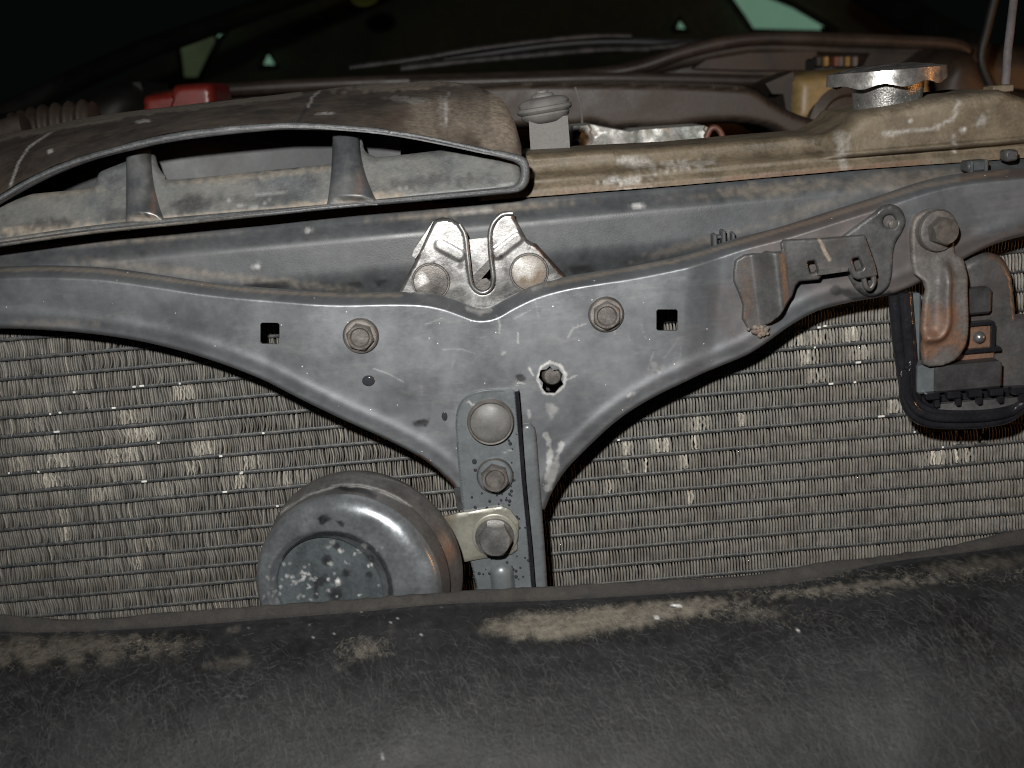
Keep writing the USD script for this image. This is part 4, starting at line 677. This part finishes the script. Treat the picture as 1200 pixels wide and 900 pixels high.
obj('round_hose', tube([U(a, b, RY - .03) for a, b in smooth_pts(hs_, 6)], .005, 10), 'seal_rubber', smooth=True, label='dark hose curving in front of the yellowed reservoir', cat='hose')
pl = obj('pulley', revolve([(0, 0), (.028, 0), (.03, .004), (.022, .006), (.02, .002), (.008, .003), (.006, .008), (0, .008)], U(993, 145, RY - .045), (0, -1, .2), 40), 'strut_brown', smooth=40, label='small dusty brown pulley under the curved dark hose', cat='pulley')
fb = thing('fuse_box', 'dark fuse holder with a row of small coloured fuses behind the radiator cap', 'fuse box', U(980, 80, .42))
obj('fuse_base', q3(954, 66, 1008, 86, .43, .03, .002), 'fuse_black', fb, smooth=False)
for k, (x, m_) in enumerate(((960, 'fuse_black'), (969, 'fuse_yellow'), (981, 'fuse_red'), (986, 'fuse_grey'), (994, 'fuse_yellow'), (1003, 'fuse_grey'))):
    obj('fuse', q3(x - 3, 66, x + 3, 78, .415, .014, .001), m_, fb, smooth=False)
# red battery terminal cover
rY = .34
rp = [tuple(p) for p in smooth_pts([(164, 132), (165, 117), (168, 112), (180, 109), (198, 105), (204, 100), (220, 98), (240, 97), (248, 99), (252, 107), (253, 122)], 4)]
obj('terminal_cover', sheet(poly(rp + [(253, 140), (164, 140)], rY), .003, lambda x, z, d: edge_round(rY, .006, .008)(x, z, d) - .004 * (pxd(x, z, rY)[0] > 203), .05), 'red_plastic', smooth=45, label='red plastic battery terminal cover behind the duct', cat='terminal cover', paint=[('b', 'dark', 205, 115, 4, 14, 0, .5, .8), ('b', 'dark', 240, 112, 14, 6, 0, .25, .8)])
# ribbed intake hose at the left
path = np.array([U(a, b, .26) for a, b in smooth_pts([(20, 156), (60, 146), (112, 140)], 20)])
rad_ = .017 + .0022 * np.sin(np.linspace(0, 1, len(path)) * 2 * np.pi * 7)
obj('ribbed_hose', tube(path + [0, 0, -.004], rad_, 20), 'hose_brown', smooth=True, label='brown ribbed hose behind the left end of the duct', cat='hose')
obj('smooth_hose', tube([U(a, b, .23) for a, b in smooth_pts([(-40, 158), (0, 156), (20, 150), (30, 148)], 6)], .009, 14), 'hose_brown', smooth=True, label='short smooth brown hose at the far left behind the duct', cat='hose')
# cowl, seals, wipers
CY = 0.62
def band(name, pts, Y, r, m_, label, cat_, grp=None): obj(name, tube([U(a, b, Y) for a, b in smooth_pts(pts, 8)], r, 12), m_, smooth=True, label=label, cat=cat_, group=grp)
cw_px = smooth_pts([(150, 112), (260, 101), (400, 92), (560, 86), (700, 79), (760, 66), (820, 48), (880, 41), (1000, 42), (1140, 48), (1260, 58)], 6).tolist() + [(1260, 170), (150, 170)]
cw = thing('cowl', 'dark plastic cowl panel at the foot of the windscreen, rising to the right', 'cowl', U(700, 120, CY))
obj('cowl_panel', sheet(poly(cw_px, CY), .012, edge_round(CY, .02, .02), .05), 'cowl_black', cw, smooth=50)
obj('cowl_ridge', tube([U(a, b, CY - .01) for a, b in smooth_pts([(690, 90), (740, 82), (800, 70), (850, 60), (900, 55), (1000, 60), (1110, 60)], 8)], .008, 10), 'cowl_black', cw)
obj('cowl_ledge', sheet(poly([(815, 80), (830, 70), (880, 62), (960, 60), (1100, 64), (1130, 72), (1130, 84), (960, 82), (880, 82)], CY - .03), .012, edge_round(CY - .03, .01, .01), .02), 'strut_brown', cw)
band('weather_seal', [(180, 116), (260, 106), (400, 98), (560, 93), (680, 89), (745, 80), (800, 62), (850, 50), (900, 45), (1000, 47), (1110, 52), (1135, 62)], CY - .02, .007, 'seal_rubber', 'long brown-black rubber seal along the cowl edge', 'seal')
band('weather_seal', [(480, 98), (600, 95), (700, 92), (800, 93), (930, 96)], CY - .06, .006, 'seal_rubber', 'lower rubber seal just above the brown engine cover', 'seal')
WY = .66
w1 = thing('wiper', 'upper wiper with a light worn blade lying on the windscreen', 'wiper', U(560, 65, WY))
obj('wiper_arm', tube([U(a, b, WY - .01) for a, b in smooth_pts([(470, 80), (540, 72), (640, 63), (700, 58), (760, 57)], 6)], .004, 8), 'wiper_metal', w1)
obj('wiper_blade', tube([U(a, b, WY) for a, b in smooth_pts([(410, 79), (480, 70), (560, 57), (640, 47), (700, 42), (740, 42)], 6)], .003, 8), 'wiper_metal', w1)
w2 = thing('wiper', 'lower wiper, thin and dark, running to the right along the cowl', 'wiper', U(760, 55, WY))
obj('wiper_blade', tube([U(a, b, WY + .02) for a, b in smooth_pts([(520, 70), (640, 53), (720, 48), (800, 50), (880, 46)], 6)], .004, 8), 'black_plastic', w2)
obj('wiper_arm', tube([U(a, b, WY) for a, b in smooth_pts([(690, 60), (760, 56), (830, 50)], 6)], .004, 8), 'wiper_metal', w2)
obj('rear_bay_wall', box((0, .80, -.25), (2.2, .02, .62)), 'cabin_dark', smooth=False, label='black bulkhead behind the engine, under the cowl', cat='bulkhead')
# cabin seen through the windscreen
gl0 = [U(a, b, .78) for a, b in ((60, 135), (1200, 50))]
gz = .17
gv = np.array([(-.75, .74, .13), (.75, .74, .13), (.62, 1.35, .62), (-.62, 1.35, .62)])
ws = thing('windscreen', 'dark sloping windscreen behind the wipers', 'windscreen', (0, .74, .13))
obj('screen_pane', (np.vstack([gv, gv + [0, .004, -.003]]), np.array([(0, 1, 2, 3), (7, 6, 5, 4), (0, 4, 5, 1), (1, 5, 6, 2), (2, 6, 7, 3), (3, 7, 4, 0)])), 'screen_glass', ws, smooth=False)
obj('screen_pillar', tube([U(a, b, y) for a, b, y in ((-60, 165, .72), (10, 132, .78), (80, 98, .86), (170, 58, .96), (300, 12, 1.1), (440, -36, 1.3))], .014, 10), 'body_dark', ws)
obj('screen_pillar', tube([U(a, b, y) for a, b, y in ((1190, 95, .72), (1130, 55, .80), (1060, 15, .95), (990, -25, 1.15))], .02, 10), 'body_dark', ws)
st_c = U(430, -2, 1.22); m = trimesh.creation.cylinder(.022, .003, sections=32); m.apply_transform(trimesh.geometry.align_vectors([0, 0, 1], [0, -.62, .78])); m.apply_translation(st_c + [0, -.03, 0])
obj('round_sticker', m, 'sticker_green', smooth=30, label='yellow-green round sticker at the top of the windscreen', cat='sticker')
cb = thing('cabin', 'black car cabin with small pale green lit windows at the back', 'car cabin', (0, 1.5, -.2))
obj('cabin_rear', sheet(poly([(90, 140), (130, 98), (200, 62), (300, 22), (420, -40), (900, -60), (1000, -20), (1060, 20), (1150, 70), (1150, 140)], 2.35), .1, lambda x, z, d: 2.35, .03), 'cabin_cloth', cb, smooth=False)
obj('cabin_roof', box((0, 1.9, .88), (2.0, 1.1, .03)), 'cabin_dark', cb, smooth=False)
obj('dashboard', box((0, .98, .02), (1.5, .35, .1), .03), 'cabin_dark', cb, smooth=False)
WYY = 2.30
def pane(pts, m_, lab):
    w = obj('rear_window', sheet(poly(pts, WYY), .05, lambda x, z, d: WYY, .01), m_, cb, smooth=False, label=lab)
    ring = np.array([U(a, b, WYY - .002) for a, b in pts + [pts[0]]]); obj('window_frame', tube(ring, .008, 6), 'body_dark', w)
pane([(846, -14), (900, -6), (930, 6), (981, 36), (962, 35), (962, 39), (882, 37), (870, 20)], 'lit_pane', 'large bright green window at the right')
pane([(208, 47), (250, 36), (255, 50), (234, 93), (213, 92)], 'dim_pane', 'dim green window at the left')
pane([(252, 34), (271, 29), (256, 49)], 'lit_pane', 'bright corner of the left window')
pane([(303, 79), (325, 78), (314, 60)], 'lit_pane', 'small bright triangle left of the middle')
pane([(788, 36), (806, 36), (797, 21)], 'lit_pane', 'small bright triangle right of the middle')
for sx_, lab in ((-.42, 'dark car seat with headrest behind the left of the windscreen'), (.42, 'dark car seat with headrest behind the right of the windscreen')):
    se = thing('car_seat', lab, 'seat', (sx_, 1.62, -.3))
    obj('backrest', box((sx_, 1.62, -.05), (.46, .14, .40), .05), 'cabin_cloth', se)
    obj('headrest', box((sx_, 1.62, .13 + .04), (.2, .1, .05), .02), 'cabin_dark', se)
# right corner: strut tower, hinge, prop rod; left inner wing
obj('strut_tower', sheet(poly([(1090, 150), (1100, 72), (1125, 55), (1150, 60), (1180, 100), (1260, 110), (1260, 160)], .50), .01, edge_round(.50, .02, .03), .1), 'strut_brown', smooth=50, label='dusty brown strut tower in the right rear corner of the bay', cat='strut tower')
obj('inner_wing', sheet(poly([(-60, 175), (-60, 140), (60, 122), (110, 100), (150, 96), (160, 128), (150, 175)], .58), .01, edge_round(.58, .03, .04), .1), 'body_dark', smooth=50, label='black inner wing in the left rear corner of the bay', cat='wing panel')
obj('hood_prop_rod', tube([U(1178, 112, .02), U(1181, 60, .035), U(1188, 0, .05), U(1195, -80, .07)], .0022, 10), 'rod_metal', smooth=True, label='thin grey hood prop rod standing at the far right', cat='prop rod')
obj('brake_line', tube([U(a, b, .45) for a, b in smooth_pts([(1165, 110), (1150, 70), (1158, 30), (1170, -20)], 6)], .004, 8), 'body_dark', smooth=True, label='dark curved pipe left of the prop rod', cat='pipe')

# ------------------------------------------------------------------ foreground rubber apron
S_Y = -0.097
seam_px = smooth_pts([(-80, 738), (0, 740), (60, 741), (140, 738), (220, 733), (320, 725), (420, 717), (520, 708), (640, 704), (760, 697), (900, 687), (960, 678), (1010, 665), (1060, 656), (1120, 649), (1200, 638), (1280, 628)], 8)
topl_px = smooth_pts([(-80, 722), (0, 722), (40, 726), (110, 727), (200, 719), (300, 712), (400, 705), (500, 697), (640, 689), (760, 682), (860, 677), (920, 669), (960, 661), (1010, 656), (1070, 648), (1120, 640), (1200, 621), (1280, 608)], 8)
nC = 520
gx = np.linspace(-80, 1280, nC)
sy_, ty_ = np.interp(gx, seam_px[:, 0], seam_px[:, 1]), np.interp(gx, topl_px[:, 0], topl_px[:, 1])
seam3 = np.array([U(a, b, S_Y) for a, b in zip(gx, sy_)])
top3 = np.array([U(a, b, S_Y + .004) for a, b in zip(gx, ty_)])
nS2 = 130; s_ = np.linspace(0, .17, nS2); slope = np.radians(4 + 46 * sstep(.0, .11, s_))
ys, zs = -np.cumsum(np.cos(slope)) * (s_[1] - s_[0]), -np.cumsum(np.sin(slope)) * (s_[1] - s_[0])
ys, zs = ys - ys[0], zs - zs[0]
V = seam3[None] + np.stack([np.zeros(nS2), ys, zs], 1)[:, None, :]
nz2 = meshkit.fbm(V * np.array([14, 14, 14]), 3, 8) - .5; grow = sstep(0, .03, s_)[:, None]
V = V + nz2[..., None] * grow[..., None] * np.array([0, -.004, .006])
zero = V[:2].copy(); zero[0] = seam3 + [0, .0008, -.0035]
i, j = np.meshgrid(np.arange(nS2 - 1), np.arange(nC - 1), indexing='ij'); q = lambda a, b: (a * nC + b).ravel()
F_ = np.vstack([np.stack([q(i, j), q(i + 1, j), q(i + 1, j + 1)], 1), np.stack([q(i, j), q(i + 1, j + 1), q(i, j + 1)], 1)])
ap = thing('rubber_apron', 'black matt rubber apron in the foreground with scratches, fluff and dusty worn patches', 'apron', seam3[nC // 2] + [0, -.1, -.1])
tan = [('b', 'dust', 640, 732, 80, 19, 4, .95, .45), ('b', 'dust', 715, 725, 70, 18, 5, .9, .5), ('b', 'dust', 785, 715, 60, 14, 5, .9, .6), ('b', 'dust', 825, 709, 46, 9, 6, .75, 1.0), ('b', 'dust', 40, 762, 130, 22, 2, .42, 1.1), ('b', 'dust', 120, 755, 60, 10, 2, .45, 1.3), ('b', 'dust', 190, 757, 50, 12, 4, .4, 1.4), ('b', 'dust', 432, 760, 36, 11, 28, .5, 1.3), ('b', 'dust', 275, 738, 12, 5, 10, .6, .7), ('b', 'dust', 275, 775, 36, 9, 10, .25, .9), ('b', 'dust', 1000, 688, 150, 7, 6, .55, 1.0), ('b', 'dust', 1150, 662, 90, 12, 8, .30, 1.0), ('b', 'dust', 890, 718, 40, 10, 0, .30, 1),
       ('b', 'dark', 690, 705, 34, 7, 3, 1, .4), ('b', 'dark', 300, 745, 130, 16, 5, .9, .8), ('b', 'dark', 470, 745, 80, 20, 5, .85, .8), ('b', 'dark', 990, 706, 120, 12, 6, .8, .9), ('b', 'dark', 240, 840, 22, 16, 20, .5, .9), ('b', 'dark', 1180, 672, 30, 8, 5, .9, .6), ('b', 'dark', 700, 765, 150, 12, 3, .6, .9), ('b', 'dark', 790, 710, 12, 3.5, -5, .9, .5), ('b', 'pale', 793, 709.5, 8, 1.8, -5, 1, .4), ('b', 'pale', 770, 724, 3, 2.5, 0, 1, .4), ('b', 'pale', 447, 886, 2.5, 2.5, 0, .9, .3), ('b', 'pale', 935, 738, 2, 3, 0, .7, .3)]  # larger dark blobs paint in the shade of the band below the seam
for _ in range(14): tan.append(('b', 'pale', x := rng.uniform(250, 560), np.interp(x, seam_px[:, 0], seam_px[:, 1]) + abs(rng.normal(4, 14)), rng.uniform(.9, 1.4), rng.uniform(.9, 1.3), 0, rng.uniform(.3, .7), .3))
tan.append(('s', 'dark', [tuple(p) for p in seam_px], 5, 1, .3))  # dark line painted along the seam as the shade in its groove
obj('apron_skin', trimesh.Trimesh(V.reshape(-1, 3), F_, process=False), 'apron_rubber', ap, smooth=True, paint=tan)
# felt edge strip standing behind the seam, with thickness
rim = [seam3 + [0, .0012, -.004], seam3 + [0, .0010, .0002], (seam3 + top3) / 2 + [0, -.0006, 0], top3, top3 + [0, .0012, .0002], top3 + [0, .0028, -.0008], top3 + [0, .003, -.05]]
W = np.stack(rim); W[2:5] += (meshkit.fbm(W[2:5] * 260, 2, 3) - .5)[..., None] * np.array([0, .0008, .0012])
i, j = np.meshgrid(np.arange(len(rim) - 1), np.arange(nC - 1), indexing='ij')
F_ = np.vstack([np.stack([q(i, j), q(i, j + 1), q(i + 1, j + 1)], 1), np.stack([q(i, j), q(i + 1, j + 1), q(i + 1, j)], 1)])
obj('felt_edge', trimesh.Trimesh(W.reshape(-1, 3), F_, process=False), 'apron_edge', ap, smooth=60)
# loose fibres, hair-fine scratches, and fluff caught in the dusty patches
def lay_fibres(starts, length, spread, w0, w1, m_, bendy):
    cur, cnt = [], []
    for fa, fb_, th in starts:
        L_ = rng.uniform(*length); bend = rng.normal(0, bendy); P = []
        for k in range(5):
            ia, ib = int(np.clip(fa, 0, nC - 2)), int(np.clip(fb_, 0, nS2 - 2)); ta, tb = np.clip(fa - ia, 0, 1), np.clip(fb_ - ib, 0, 1)
            p = V[ib, ia] * (1 - ta) * (1 - tb) + V[ib, ia + 1] * ta * (1 - tb) + V[ib + 1, ia] * (1 - ta) * tb + V[ib + 1, ia + 1] * ta * tb
            P.append(p + np.array([0, -.35, .93]) * (.00004 + .00016 * math.sin(math.pi * k / 4))); fa += math.cos(th) * L_ / 10.4; fb_ += math.sin(th) * L_ / 7.3; th += bend / 4
        cur += P; cnt.append(5)
    path = ap + '/' + numbered(ap, m_); bc = UsdGeom.BasisCurves.Define(stage, path)
    bc.CreateTypeAttr('linear'); bc.CreateCurveVertexCountsAttr(Vt.IntArray.FromNumpy(np.array(cnt, np.int32))); bc.CreatePointsAttr(Vt.Vec3fArray.FromNumpy((np.array(cur) - locs[ap]).astype(np.float32)))
    wd = np.repeat(rng.uniform(w0, w1, len(cnt)), 5); bc.CreateWidthsAttr(Vt.FloatArray.FromNumpy(wd.astype(np.float32))); bc.SetWidthsInterpolation('vertex')
    UsdShade.MaterialBindingAPI.Apply(bc.GetPrim()).Bind(UsdShade.Material.Get(stage, '/World/Looks/' + m_)); data(bc.GetPrim(), kind='stuff')
st_ = []
while len(st_) < 17000:
    fa, fb_ = rng.random() * (nC - 3), rng.random() ** .85 * .8 * (nS2 - 3)
    th = .55 + 1.2 * (meshkit.noise(np.array([fa / 60, fb_ / 30, 3.3])) - .5) + rng.normal(0, .45) if rng.random() < .6 else rng.uniform(0, 2 * math.pi)
    if rng.random() < (.12 + .88 * float(sstep(8, 42, fb_))) * (.1 + 1.1 * meshkit.fbm(np.array([fa / 30, fb_ / 16, 1.7]), 3, 2)): st_.append((fa, fb_, th))
lay_fibres(st_, (3, 15), 0, .00004, .00010, 'fibre', .35)
fl_ = []
for x, y, a, b, n in ((640, 733, 70, 15, 520), (720, 722, 75, 14, 460), (810, 712, 60, 11, 300), (940, 694, 80, 7, 260), (60, 762, 120, 20, 300), (180, 757, 60, 13, 160), (432, 760, 30, 13, 160), (1060, 674, 120, 10, 220), (890, 722, 60, 12, 120)):
    for _ in range(int(n * 1.6)):
        r, t = rng.random() ** .7 * 1.15, rng.uniform(0, 2 * math.pi); px_, py_ = x + a * r * math.cos(t), y + b * r * math.sin(t)
        fa = (px_ + 80) / 1360 * (nC - 1); col_ = V[:, int(np.clip(fa, 0, nC - 1))]; yy = proj(col_)[1]
        fl_.append((fa, float(np.interp(py_, yy, np.arange(nS2))), rng.normal(.4, 1.0)))
lay_fibres(fl_, (2, 7), 0, .00003, .000065, 'fluff', .9)
